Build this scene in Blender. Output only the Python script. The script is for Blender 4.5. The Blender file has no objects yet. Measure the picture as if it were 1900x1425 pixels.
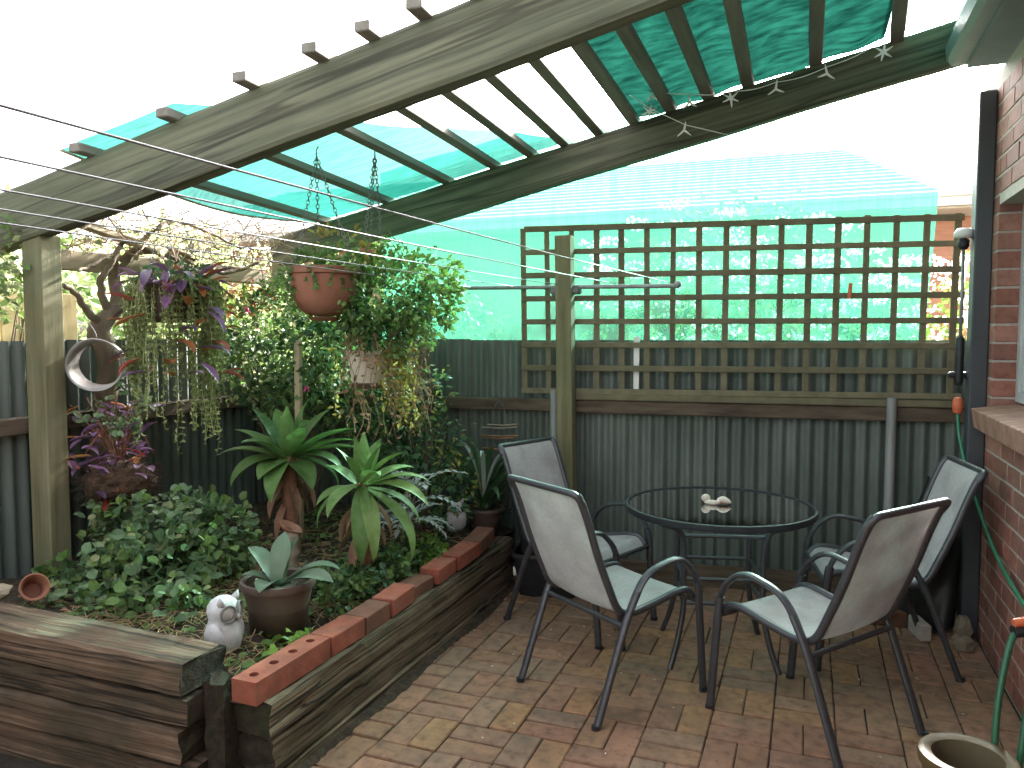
import bpy, math, random
from mathutils import Vector, Matrix
from math import sin, cos, pi, radians

R = random.Random(11)
scene = bpy.context.scene
COL = scene.collection

# ------------------------------------------------------------------ camera
cam_d = bpy.data.cameras.new("camera")
cam = bpy.data.objects.new("camera", cam_d)
COL.objects.link(cam)
cam_d.sensor_width = 36.0
cam_d.lens = 27.47
cam_d.clip_start = 0.05
cam_d.clip_end = 2000.0
cam.location = (0, 0, 1.5)
cam.rotation_euler = (radians(90 - 3.6), 0, radians(20.8))
scene.camera = cam

# ------------------------------------------------------------------ sky and sun
SUN_EL, SUN_AZ = radians(27), radians(7)          # azimuth from +Y towards +X
w = bpy.data.worlds.new("World")
scene.world = w
w.use_nodes = True
wn = w.node_tree
bg = wn.nodes["Background"]
sky = wn.nodes.new("ShaderNodeTexSky")
sky.sky_type = 'NISHITA'
sky.sun_disc = False
sky.sun_elevation = SUN_EL
sky.sun_rotation = SUN_AZ
sky.air_density = 0.55
sky.dust_density = 7.0
sky.ozone_density = 0.6
haze_sat = wn.nodes.new("ShaderNodeHueSaturation")     # thin white cloud: the same sky with most of its blue washed out
haze_sat.inputs["Saturation"].default_value = 0.22
wn.links.new(sky.outputs[0], haze_sat.inputs["Color"])
wn.links.new(haze_sat.outputs[0], bg.inputs[0])
bg.inputs[1].default_value = 0.15
sun_d = bpy.data.lights.new("sun", 'SUN')
sun_d.energy = 3.6
sun_d.angle = radians(2.5)
sun_d.color = (1.0, 0.95, 0.87)
sun = bpy.data.objects.new("sun", sun_d)
COL.objects.link(sun)
sd = Vector((cos(SUN_EL) * sin(SUN_AZ), cos(SUN_EL) * cos(SUN_AZ), sin(SUN_EL)))
sun.rotation_euler = sd.to_track_quat('Z', 'Y').to_euler()
sun.location = sd * 30

scene.view_settings.view_transform = 'Standard'
scene.view_settings.look = 'None'
scene.view_settings.gamma = 1.0
scene.view_settings.use_curve_mapping = False
scene.view_settings.exposure = 3.42
scene.render.engine = 'CYCLES'
scene.cycles.use_denoising = True
scene.cycles.max_bounces = 8
scene.cycles.transparent_max_bounces = 16
scene.cycles.sample_clamp_indirect = 6.0
scene.cycles.caustics_reflective = False
scene.cycles.caustics_refractive = False


# ------------------------------------------------------------------ materials
def _new(name):
    m = bpy.data.materials.new(name)
    m.use_nodes = True
    nt = m.node_tree
    return m, nt, nt.nodes["Principled BSDF"], nt.nodes["Material Output"]


def _ramp(nt, cols, lo=0.3, hi=0.7):
    r = nt.nodes.new("ShaderNodeValToRGB")
    e = r.color_ramp.elements
    while len(e) < len(cols):
        e.new(0.5)
    for i, c in enumerate(cols):
        e[i].position = lo + (hi - lo) * i / max(1, len(cols) - 1)
        e[i].color = (*c, 1)
    return r


def mat(name, cols, rough=0.7, scale=(6, 6, 6), detail=5.0, bump=0.0, bscale=None, metal=0.0, spec=0.4,
        rand=0.0, island=0.0, transl=0.0, dirt=None, dirt_scale=3.0, dirt_amt=0.5, objcols=None, lo=0.3, hi=0.7,
        seethru=0.0, hue=0.0, crack=None, crack_amt=0.9):
    """Noise driven principled material.  objcols: base colour picked per object; rand / island: value jitter."""
    m, nt, bs, out = _new(name)
    L = nt.links.new
    tc = nt.nodes.new("ShaderNodeTexCoord")
    oi = nt.nodes.new("ShaderNodeObjectInfo")
    add = nt.nodes.new("ShaderNodeVectorMath"); add.operation = 'ADD'
    mul = nt.nodes.new("ShaderNodeVectorMath"); mul.operation = 'SCALE'
    L(oi.outputs["Location"], mul.inputs[0]); mul.inputs["Scale"].default_value = 1.0
    L(tc.outputs["Object"], add.inputs[0]); L(mul.outputs[0], add.inputs[1])
    mp = nt.nodes.new("ShaderNodeMapping"); mp.inputs["Scale"].default_value = scale
    L(add.outputs[0], mp.inputs[0])
    nz = nt.nodes.new("ShaderNodeTexNoise"); nz.inputs["Scale"].default_value = 1.0
    nz.inputs["Detail"].default_value = detail; nz.inputs["Roughness"].default_value = 0.62
    L(mp.outputs[0], nz.inputs["Vector"])
    rp = _ramp(nt, cols, lo, hi)
    L(nz.outputs[0], rp.inputs[0])
    col = rp.outputs[0]
    if objcols:
        orp = _ramp(nt, objcols, 0.0, 1.0); orp.color_ramp.interpolation = 'CONSTANT'
        for i, e in enumerate(orp.color_ramp.elements):
            e.position = i / len(objcols)
        L(oi.outputs["Random"], orp.inputs[0])
        mx = nt.nodes.new("ShaderNodeMix"); mx.data_type = 'RGBA'; mx.blend_type = 'MULTIPLY'
        mx.inputs[0].default_value = 1.0
        L(orp.outputs[0], mx.inputs[6]); L(col, mx.inputs[7]); col = mx.outputs[2]
    if dirt:
        n2 = nt.nodes.new("ShaderNodeTexNoise"); n2.inputs["Scale"].default_value = dirt_scale
        n2.inputs["Detail"].default_value = 6; L(add.outputs[0], n2.inputs["Vector"])
        r2 = _ramp(nt, [(0, 0, 0), (1, 1, 1)], 0.42, 0.68); L(n2.outputs[0], r2.inputs[0])
        m2 = nt.nodes.new("ShaderNodeMath"); m2.operation = 'MULTIPLY'; m2.inputs[1].default_value = dirt_amt
        L(r2.outputs[0], m2.inputs[0])
        mx = nt.nodes.new("ShaderNodeMix"); mx.data_type = 'RGBA'
        L(m2.outputs[0], mx.inputs[0]); L(col, mx.inputs[6]); mx.inputs[7].default_value = (*dirt, 1); col = mx.outputs[2]
    if crack:
        mpc = nt.nodes.new("ShaderNodeMapping"); mpc.inputs["Scale"].default_value = crack; L(add.outputs[0], mpc.inputs[0])
        nc = nt.nodes.new("ShaderNodeTexNoise"); nc.inputs["Scale"].default_value = 1.0; nc.inputs["Detail"].default_value = 3
        L(mpc.outputs[0], nc.inputs["Vector"])
        sb_ = nt.nodes.new("ShaderNodeMath"); sb_.operation = 'SUBTRACT'; L(nc.outputs[0], sb_.inputs[0]); sb_.inputs[1].default_value = 0.5
        ab = nt.nodes.new("ShaderNodeMath"); ab.operation = 'ABSOLUTE'; L(sb_.outputs[0], ab.inputs[0])
        mrc = nt.nodes.new("ShaderNodeMapRange"); L(ab.outputs[0], mrc.inputs[0])
        mrc.inputs[1].default_value = 0.008; mrc.inputs[2].default_value = 0.03; mrc.inputs[3].default_value = crack_amt; mrc.inputs[4].default_value = 0.0
        mx = nt.nodes.new("ShaderNodeMix"); mx.data_type = 'RGBA'
        L(mrc.outputs[0], mx.inputs[0]); L(col, mx.inputs[6]); mx.inputs[7].default_value = (0.012, 0.009, 0.006, 1); col = mx.outputs[2]
    if rand or island or hue:
        hsv = nt.nodes.new("ShaderNodeHueSaturation")
        src = oi.outputs["Random"]
        amt = rand
        if island:
            g = nt.nodes.new("ShaderNodeNewGeometry"); src = g.outputs["Random Per Island"]; amt = island
        mr = nt.nodes.new("ShaderNodeMapRange"); L(src, mr.inputs[0])
        mr.inputs[3].default_value = 1 - amt; mr.inputs[4].default_value = 1 + amt
        L(mr.outputs[0], hsv.inputs["Value"])
        if hue:
            wn_ = nt.nodes.new("ShaderNodeTexWhiteNoise"); wn_.noise_dimensions = '1D'; L(src, wn_.inputs["W"])
            mr2 = nt.nodes.new("ShaderNodeMapRange"); L(wn_.outputs[0], mr2.inputs[0])
            mr2.inputs[3].default_value = 0.5 - hue; mr2.inputs[4].default_value = 0.5 + hue
            L(mr2.outputs[0], hsv.inputs["Hue"])
        L(col, hsv.inputs["Color"]); col = hsv.outputs[0]
    L(col, bs.inputs["Base Color"])
    bs.inputs["Roughness"].default_value = rough
    bs.inputs["Metallic"].default_value = metal
    bs.inputs["Specular IOR Level"].default_value = spec
    if bump:
        b = nt.nodes.new("ShaderNodeBump"); b.inputs["Strength"].default_value = 1.0
        b.inputs["Distance"].default_value = bump
        if bscale:
            mpb = nt.nodes.new("ShaderNodeMapping"); mpb.inputs["Scale"].default_value = bscale
            L(add.outputs[0], mpb.inputs[0])
            nb = nt.nodes.new("ShaderNodeTexNoise"); nb.inputs["Scale"].default_value = 1.0
            nb.inputs["Detail"].default_value = 6; L(mpb.outputs[0], nb.inputs["Vector"])
            L(nb.outputs[0], b.inputs["Height"])
        else:
            L(nz.outputs[0], b.inputs["Height"])
        L(b.outputs[0], bs.inputs["Normal"])
    sh = bs.outputs[0]
    if transl:
        t = nt.nodes.new("ShaderNodeBsdfTranslucent"); L(col, t.inputs[0])
        mx = nt.nodes.new("ShaderNodeMixShader"); mx.inputs[0].default_value = transl
        L(sh, mx.inputs[1]); L(t.outputs[0], mx.inputs[2]); sh = mx.outputs[0]
    if seethru:
        t = nt.nodes.new("ShaderNodeBsdfTransparent")
        mx = nt.nodes.new("ShaderNodeMixShader"); mx.inputs[0].default_value = seethru
        L(sh, mx.inputs[1]); L(t.outputs[0], mx.inputs[2]); sh = mx.outputs[0]
    if transl or seethru:
        L(sh, out.inputs[0])
    return m


def cloth_mat(name, col, holes, transl, stretch=(40, 40, 3), tint=(1, 1, 1), var=(0.8, 1.15)):
    """Knitted shade cloth: open mesh (transparent share) and green tape that scatters and passes light."""
    m, nt, bs, out = _new(name)
    L = nt.links.new
    tc = nt.nodes.new("ShaderNodeTexCoord")
    mp = nt.nodes.new("ShaderNodeMapping"); mp.inputs["Scale"].default_value = stretch
    L(tc.outputs["Object"], mp.inputs[0])
    nz = nt.nodes.new("ShaderNodeTexNoise"); nz.inputs["Scale"].default_value = 1.0; nz.inputs["Detail"].default_value = 4
    L(mp.outputs[0], nz.inputs["Vector"])
    mr = nt.nodes.new("ShaderNodeMapRange"); L(nz.outputs[0], mr.inputs[0])
    mr.inputs[1].default_value = 0.3; mr.inputs[2].default_value = 0.7
    mr.inputs[3].default_value = holes * 0.75; mr.inputs[4].default_value = holes * 1.25
    rp = _ramp(nt, [tuple(c * var[0] for c in col), tuple(min(1, c * var[1]) for c in col)])
    L(nz.outputs[0], rp.inputs[0])
    d = nt.nodes.new("ShaderNodeBsdfDiffuse"); L(rp.outputs[0], d.inputs[0])
    t = nt.nodes.new("ShaderNodeBsdfTranslucent"); L(rp.outputs[0], t.inputs[0])
    m1 = nt.nodes.new("ShaderNodeMixShader"); m1.inputs[0].default_value = transl
    L(d.outputs[0], m1.inputs[1]); L(t.outputs[0], m1.inputs[2])
    tr = nt.nodes.new("ShaderNodeBsdfTransparent"); tr.inputs[0].default_value = (*tint, 1)
    m2 = nt.nodes.new("ShaderNodeMixShader"); L(mr.outputs[0], m2.inputs[0])
    L(m1.outputs[0], m2.inputs[1]); L(tr.outputs[0], m2.inputs[2])
    L(m2.outputs[0], out.inputs[0])
    return m


def glass_mat(name, tint, rough=0.02):
    m, nt, bs, out = _new(name)
    L = nt.links.new
    tr = nt.nodes.new("ShaderNodeBsdfTransparent"); tr.inputs[0].default_value = (*tint, 1)
    gl = nt.nodes.new("ShaderNodeBsdfGlossy"); gl.inputs["Roughness"].default_value = rough
    fr = nt.nodes.new("ShaderNodeFresnel"); fr.inputs[0].default_value = 1.5
    mx = nt.nodes.new("ShaderNodeMixShader"); L(fr.outputs[0], mx.inputs[0])
    L(tr.outputs[0], mx.inputs[1]); L(gl.outputs[0], mx.inputs[2]); L(mx.outputs[0], out.inputs[0])
    return m


WD = [(0.10, 0.075, 0.05), (0.17, 0.135, 0.09), (0.24, 0.20, 0.135)]
M = {}
M['ground'] = mat('bare_ground', [(0.09, 0.07, 0.05), (0.16, 0.13, 0.09)], 0.95, (2, 2, 2))
M['sand'] = mat('joint_sand', [(0.022, 0.019, 0.015), (0.045, 0.038, 0.03)], 0.95, (25, 25, 25), bump=0.002)
M['paver'] = mat('clay_paver', [(0.55, 0.52, 0.5), (0.95, 0.92, 0.9), (1.15, 1.1, 1.05)], 0.88, (22, 22, 22), 6, 0.0016,
                 (120, 120, 120), rand=0.10, hue=0.003, dirt=(0.10, 0.085, 0.065), dirt_scale=6, dirt_amt=0.4,
                 objcols=[(0.28, 0.170, 0.110), (0.295, 0.172, 0.108), (0.30, 0.182, 0.112), (0.275, 0.172, 0.116),
                          (0.335, 0.195, 0.105), (0.285, 0.160, 0.106), (0.25, 0.166, 0.116), (0.275, 0.178, 0.12), (0.30, 0.170, 0.11)])
M['brick'] = mat('house_brick', [(0.65, 0.6, 0.6), (1.0, 1.0, 1.0), (1.1, 1.1, 1.1)], 0.85, (25, 25, 25), 6, 0.0015, (150, 150, 150),
                 rand=0.12, objcols=[(0.30, 0.125, 0.09), (0.34, 0.14, 0.10), (0.25, 0.11, 0.085), (0.33, 0.16, 0.12), (0.37, 0.18, 0.135)],
                 dirt=(0.11, 0.075, 0.06), dirt_scale=7, dirt_amt=0.4)
M['sill'] = mat('sill_brick', [(0.24, 0.12, 0.09), (0.33, 0.19, 0.14)], 0.8, (18, 18, 18), 5, 0.001, rand=0.1)
M['mortar'] = mat('mortar', [(0.36, 0.32, 0.28), (0.48, 0.44, 0.39)], 0.95, (40, 40, 40), bump=0.002)
M['redbrick'] = mat('loose_red_brick', [(0.20, 0.052, 0.032), (0.27, 0.075, 0.045), (0.32, 0.105, 0.068)], 0.85, (14, 14, 14), 6, 0.0012,
                    (130, 130, 130), rand=0.1, dirt=(0.10, 0.07, 0.05), dirt_scale=10, dirt_amt=0.35)
M['dullbrick'] = mat('weathered_brick', [(0.13, 0.05, 0.034), (0.20, 0.085, 0.056)], 0.9, (14, 14, 14), 6, 0.0012, (130, 130, 130),
                     dirt=(0.07, 0.055, 0.035), dirt_scale=10, dirt_amt=0.5)
SLC = [(0.035, 0.023, 0.015), (0.125, 0.080, 0.054), (0.215, 0.145, 0.102)]
M['sleeperX'] = mat('old_sleeper_timber', SLC, 0.95, (1.1, 24, 34), 9, 0.016, (1.4, 40, 60), rand=0.12, dirt=(0.035, 0.033, 0.02), dirt_scale=4, dirt_amt=0.7, crack=(0.45, 13, 17), crack_amt=0.8)
M['sleeperY'] = mat('old_sleeper_timber_side', [(0.055, 0.040, 0.025), (0.135, 0.100, 0.064), (0.215, 0.168, 0.112)], 0.95, (26, 1.1, 36), 9, 0.012, (40, 1.4, 60), rand=0.12,
                    dirt=(0.055, 0.06, 0.03), dirt_scale=5, dirt_amt=0.55, crack=(15, 0.45, 17))
M['rotten_shaded'] = mat('rotten_shaded_timber', [(0.010, 0.008, 0.005), (0.045, 0.034, 0.022)], 0.98, (26, 26, 26), 8, 0.015, dirt=(0.02, 0.028, 0.01), dirt_scale=14, dirt_amt=0.6)  # dark rot, near black to carry the corner gap's shade as well
PWC = [(0.11, 0.10, 0.05), (0.18, 0.168, 0.092), (0.25, 0.235, 0.14)]
M['postwood'] = mat('treated_pine_post', PWC, 0.85, (22, 22, 1.6), 7, 0.003, dirt=(0.12, 0.13, 0.075), dirt_scale=3, dirt_amt=0.6)
M['beamwood'] = mat('treated_pine_beam', [(0.055, 0.060, 0.038), (0.105, 0.112, 0.074), (0.155, 0.155, 0.10)], 0.88, (1.0, 34, 34), 9, 0.004,
                    dirt=(0.075, 0.085, 0.05), dirt_scale=2.2, dirt_amt=0.6, crack=(0.35, 12, 9), crack_amt=0.55, lo=0.36, hi=0.64)
M['batten'] = mat('grey_batten', [(0.13, 0.12, 0.10), (0.22, 0.21, 0.18)], 0.85, (20, 1.5, 20), 6, 0.002, rand=0.12)
M['railwood'] = mat('dark_fence_rail', [(0.05, 0.036, 0.026), (0.11, 0.082, 0.058), (0.16, 0.12, 0.085)], 0.92, (2, 25, 25), 7, 0.004)
M['railwoodY'] = mat('dark_side_rail', [(0.05, 0.036, 0.026), (0.11, 0.082, 0.058), (0.16, 0.12, 0.085)], 0.92, (25, 2, 25), 7, 0.004)
M['greyrail'] = mat('grey_side_rail', [(0.22, 0.18, 0.12), (0.36, 0.31, 0.22)], 0.9, (25, 2, 25), 7, 0.003)
M['lattice'] = mat('lattice_slat', [(0.115, 0.105, 0.065), (0.19, 0.17, 0.105)], 0.88, (12, 12, 12), 6, 0.001, rand=0.14)
M['iron'] = mat('corrugated_iron', [(0.080, 0.104, 0.092), (0.118, 0.145, 0.129), (0.165, 0.190, 0.172)], 0.55, (4, 4, 1.2), 7, 0.0, metal=0.15, spec=0.35,
                rand=0.10, dirt=(0.08, 0.088, 0.074), dirt_scale=2.5, dirt_amt=0.35)
M['galv'] = mat('galvanised_steel', [(0.42, 0.41, 0.40), (0.6, 0.59, 0.57)], 0.45, (9, 9, 9), 5, metal=0.55, dirt=(0.20, 0.11, 0.07), dirt_scale=5, dirt_amt=0.5)
M['galvpost'] = mat('grey_star_post', [(0.22, 0.23, 0.23), (0.34, 0.35, 0.34)], 0.6, (9, 9, 3), 5, metal=0.2)
M['steel'] = mat('dull_pipe', [(0.20, 0.21, 0.21), (0.32, 0.33, 0.33)], 0.45, (14, 14, 14), 5, metal=0.4)
M['darksteel'] = mat('slate_painted_steel', [(0.050, 0.056, 0.064), (0.070, 0.077, 0.085)], 0.5, (5, 5, 1.5), 5, spec=0.4)
M['chairframe'] = mat('charcoal_powder_coat', [(0.045, 0.048, 0.056), (0.065, 0.068, 0.076)], 0.38, (30, 30, 30), 4, metal=0.25, spec=0.6)
M['darkframe'] = mat('dark_powder_coat', [(0.016, 0.018, 0.021), (0.024, 0.026, 0.03)], 0.6, (30, 30, 30), 4, spec=0.2)
M['sling'] = mat('grey_mesh_sling', [(0.40, 0.385, 0.39), (0.48, 0.465, 0.47)], 0.75, (60, 60, 60), 3, 0.0006, (500, 500, 500), transl=0.07, seethru=0.08, dirt=(0.24, 0.225, 0.22), dirt_scale=6, dirt_amt=0.6)
M['glass'] = glass_mat('table_glass', (0.64, 0.80, 0.75))
M['pane'] = mat('dark_window_pane', [(0.012, 0.014, 0.016), (0.02, 0.022, 0.024)], 0.06, (3, 3, 3), spec=0.7)
M['alu'] = mat('grey_window_frame', [(0.40, 0.42, 0.42), (0.48, 0.50, 0.50)], 0.45, (8, 8, 8))
M['gutter'] = mat('grey_gutter', [(0.20, 0.23, 0.24), (0.26, 0.29, 0.30)], 0.5, (6, 6, 6))
M['soffit'] = mat('grey_soffit', [(0.22, 0.23, 0.25), (0.28, 0.29, 0.31)], 0.8, (6, 6, 6))
M['cloth'] = cloth_mat('green_shade_cloth', (0.040, 0.200, 0.135), 0.46, 0.48, tint=(0.40, 0.72, 0.62))
M['cloth_roof'] = cloth_mat('teal_shade_cloth', (0.014, 0.145, 0.12), 0.03, 0.5, (5, 60, 20), var=(0.7, 1.3))
M['cloth_dense'] = cloth_mat('doubled_green_shade_cloth', (0.004, 0.032, 0.023), 0.0, 0.5, (9, 22, 22), var=(0.45, 1.7))
M['hem'] = mat('tan_hem_tape', [(0.36, 0.29, 0.21), (0.46, 0.39, 0.30)], 0.85, (20, 20, 20))
M['soil'] = mat('garden_soil', [(0.016, 0.012, 0.008), (0.045, 0.034, 0.022), (0.085, 0.062, 0.040)], 0.98, (28, 28, 28), 8, 0.012)
M['straw'] = mat('dry_straw', [(0.30, 0.22, 0.11), (0.46, 0.36, 0.20)], 0.85, (9, 9, 9), island=0.35)
M['deadleaf'] = mat('dead_leaf', [(0.19, 0.11, 0.06), (0.30, 0.19, 0.11)], 0.85, (9, 9, 9), island=0.4, hue=0.02, transl=0.2)
def leafm(n, a, b, isl=0.35, hue=0.02, tr=0.35, rough=0.45, spec=0.35): return mat(n, [a, b], rough, (5, 5, 5), 3, island=isl, hue=hue, transl=tr, spec=spec)
M['leaf'] = leafm('mid_green_leaf', (0.10, 0.18, 0.045), (0.175, 0.265, 0.085), tr=0.42)
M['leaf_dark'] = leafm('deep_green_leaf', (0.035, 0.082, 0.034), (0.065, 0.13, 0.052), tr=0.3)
M['leaf_cool'] = leafm('blue_green_leaf', (0.095, 0.17, 0.075), (0.18, 0.27, 0.14), tr=0.25, rough=0.38)
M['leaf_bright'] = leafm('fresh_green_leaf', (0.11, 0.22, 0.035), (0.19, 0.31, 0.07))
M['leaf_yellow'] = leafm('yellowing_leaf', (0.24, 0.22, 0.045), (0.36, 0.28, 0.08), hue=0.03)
M['leaf_sun_toned'] = leafm('pale_sun_toned_leaf', (0.24, 0.29, 0.13), (0.38, 0.42, 0.22), tr=0.5)  # leaf green paled: backlit sunshine put into the colour
M['agave'] = mat('agave_leaf', [(0.075, 0.155, 0.035), (0.115, 0.21, 0.055), (0.17, 0.27, 0.09)], 0.55, (14, 14, 14), 8, 0.0025, (60, 60, 60), rand=0.25, hue=0.02, transl=0.25, spec=0.35, dirt=(0.17, 0.23, 0.10), dirt_scale=22, dirt_amt=0.35)
M['potleaf'] = mat('grey_green_leaf', [(0.070, 0.120, 0.072), (0.115, 0.17, 0.108)], 0.38, (4, 4, 4), 3, rand=0.15, transl=0.15, spec=0.5)
M['silver'] = mat('silver_felt_leaf', [(0.30, 0.36, 0.33), (0.44, 0.49, 0.46)], 0.8, (8, 8, 8), 3, rand=0.15, transl=0.15)
M['purple'] = mat('purple_leaf', [(0.15, 0.065, 0.155), (0.25, 0.14, 0.25)], 0.5, (12, 12, 12), 3, rand=0.35, hue=0.03, transl=0.25)
M['russet'] = mat('russet_leaf', [(0.32, 0.08, 0.035), (0.42, 0.15, 0.06)], 0.5, (12, 12, 12), 3, rand=0.3, hue=0.03, transl=0.3)
M['pearls'] = leafm('trailing_succulent', (0.20, 0.25, 0.085), (0.32, 0.36, 0.15), tr=0.3)
M['rust'] = leafm('rust_orange_leaf', (0.36, 0.13, 0.05), (0.45, 0.2, 0.08))
M['twig'] = mat('pale_twig', [(0.20, 0.15, 0.10), (0.36, 0.28, 0.20)], 0.9, (20, 20, 20), island=0.3)
M['bark'] = mat('vine_bark', [(0.10, 0.075, 0.05), (0.21, 0.165, 0.12)], 0.95, (14, 14, 5), 6, 0.01)
M['stalk'] = mat('red_brown_stalk', [(0.13, 0.06, 0.035), (0.27, 0.13, 0.08)], 0.85, (12, 12, 30), 5, 0.004)
M['terra'] = mat('terracotta', [(0.20, 0.078, 0.046), (0.28, 0.115, 0.072)], 0.75, (8, 8, 8), 5, 0.001, dirt=(0.2, 0.12, 0.08), dirt_scale=6, dirt_amt=0.4)
M['brownpot'] = mat('brown_plastic_pot', [(0.075, 0.048, 0.04), (0.10, 0.068, 0.056)], 0.5, (6, 6, 6), 4, dirt=(0.10, 0.085, 0.055), dirt_scale=6, dirt_amt=0.5)
M['cream'] = mat('cream_plastic_pot', [(0.52, 0.47, 0.37), (0.62, 0.57, 0.46)], 0.6, (6, 6, 6), 4, dirt=(0.3, 0.25, 0.17), dirt_scale=6, dirt_amt=0.4)
M['olive'] = mat('olive_glazed_pot', [(0.085, 0.060, 0.025), (0.13, 0.092, 0.042)], 0.5, (6, 6, 6), 4, spec=0.25)
M['oliveins'] = mat('unglazed_pot_inside', [(0.09, 0.075, 0.04), (0.13, 0.105, 0.06)], 0.8, (6, 6, 6), 4)
M['coir'] = mat('coir_fibre', [(0.035, 0.02, 0.013), (0.11, 0.065, 0.04)], 0.98, (30, 30, 30), 8, 0.015)
M['pottery'] = mat('white_cement', [(0.46, 0.46, 0.475), (0.58, 0.58, 0.59)], 0.85, (30, 30, 30), 8, 0.0015, (90, 90, 90), dirt=(0.22, 0.22, 0.21), dirt_scale=14, dirt_amt=0.55)
M['ring'] = mat('grey_groove', [(0.15, 0.15, 0.15), (0.22, 0.22, 0.22)], 0.8, (12, 12, 12))
M['eye'] = mat('pale_eye_disc', [(0.30, 0.30, 0.28), (0.48, 0.48, 0.45)], 0.4, (40, 40, 40), 5)
M['stone'] = mat('tan_stone', [(0.16, 0.13, 0.09), (0.25, 0.21, 0.155)], 0.9, (9, 9, 9), 6, 0.004)
M['wire'] = mat('clothes_wire', [(0.10, 0.105, 0.11), (0.15, 0.155, 0.16)], 0.5, (9, 9, 9))
M['chain'] = mat('chain_metal', [(0.10, 0.115, 0.11), (0.18, 0.19, 0.185)], 0.5, (30, 30, 30), metal=0.4)
M['hose'] = mat('green_hose', [(0.02, 0.17, 0.09), (0.03, 0.23, 0.125)], 0.4, (9, 9, 9), spec=0.5)
M['hosedark'] = mat('dark_green_hose', [(0.015, 0.09, 0.045), (0.025, 0.135, 0.065)], 0.42, (9, 9, 9), spec=0.5)
M['black'] = mat('black_plastic', [(0.012, 0.013, 0.015), (0.022, 0.023, 0.026)], 0.5, (9, 9, 9), spec=0.4)
M['bag'] = mat('black_plastic_sheet', [(0.010, 0.012, 0.012), (0.02, 0.022, 0.022)], 0.42, (9, 9, 9), 5, 0.01, (5, 5, 5), spec=0.4)
M['orange'] = mat('orange_plastic', [(0.55, 0.12, 0.05), (0.65, 0.17, 0.08)], 0.45, (9, 9, 9))
M['red'] = mat('red_plastic', [(0.55, 0.04, 0.03), (0.62, 0.06, 0.05)], 0.5, (9, 9, 9))
M['white'] = mat('white_plastic', [(0.7, 0.7, 0.68), (0.8, 0.8, 0.78)], 0.5, (9, 9, 9))
M['pink'] = mat('pink_petal', [(0.55, 0.06, 0.22), (0.65, 0.12, 0.3)], 0.6, (9, 9, 9), transl=0.3)
M['redpetal'] = mat('red_petal', [(0.55, 0.03, 0.02), (0.65, 0.06, 0.04)], 0.6, (9, 9, 9), transl=0.3)
M['yellowpetal'] = mat('yellow_petal', [(0.75, 0.55, 0.03), (0.8, 0.62, 0.06)], 0.6, (9, 9, 9), transl=0.3)
M['blossom'] = mat('white_blossom', [(0.78, 0.76, 0.72), (0.86, 0.85, 0.82)], 0.7, (9, 9, 9), transl=0.55)
M['shell'] = mat('cream_shell', [(0.55, 0.47, 0.38), (0.72, 0.68, 0.60)], 0.5, (30, 30, 30), 4)
M['shellbrown'] = mat('brown_shell', [(0.16, 0.09, 0.06), (0.25, 0.15, 0.10)], 0.6, (30, 30, 30), 4)
M['cane'] = mat('orange_cane', [(0.30, 0.14, 0.07), (0.42, 0.22, 0.12)], 0.7, (9, 9, 9))
M['canepale'] = mat('pale_cane', [(0.32, 0.27, 0.2), (0.42, 0.36, 0.28)], 0.7, (9, 9, 9))
M['palewood'] = mat('pale_stake', [(0.36, 0.29, 0.18), (0.48, 0.40, 0.27)], 0.85, (20, 20, 2), 5)
M['paling'] = mat('yellow_paling', [(0.24, 0.19, 0.08), (0.36, 0.30, 0.15)], 0.9, (20, 20, 2), 6, 0.002, rand=0.15)
M['rooftile'] = mat('glare_whitened_roof_tile', [(0.62, 0.60, 0.57), (0.74, 0.72, 0.69)], 0.85, (2, 2, 8), 5)  # light tile, whitened further so its colour carries the glare
M['nbwall'] = mat('neighbour_brick', [(0.30, 0.14, 0.09), (0.42, 0.22, 0.15)], 0.9, (3, 3, 30), 5)
M['blocker_dark'] = mat('dark_blocker_surface', [(0.085, 0.092, 0.09), (0.12, 0.128, 0.125)], 0.85, (2, 2, 30))  # dark grey so the added unseen wall bounces little light
M['fascia'] = mat('pale_fascia', [(0.55, 0.54, 0.50), (0.66, 0.65, 0.61)], 0.7, (3, 3, 3))


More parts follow.
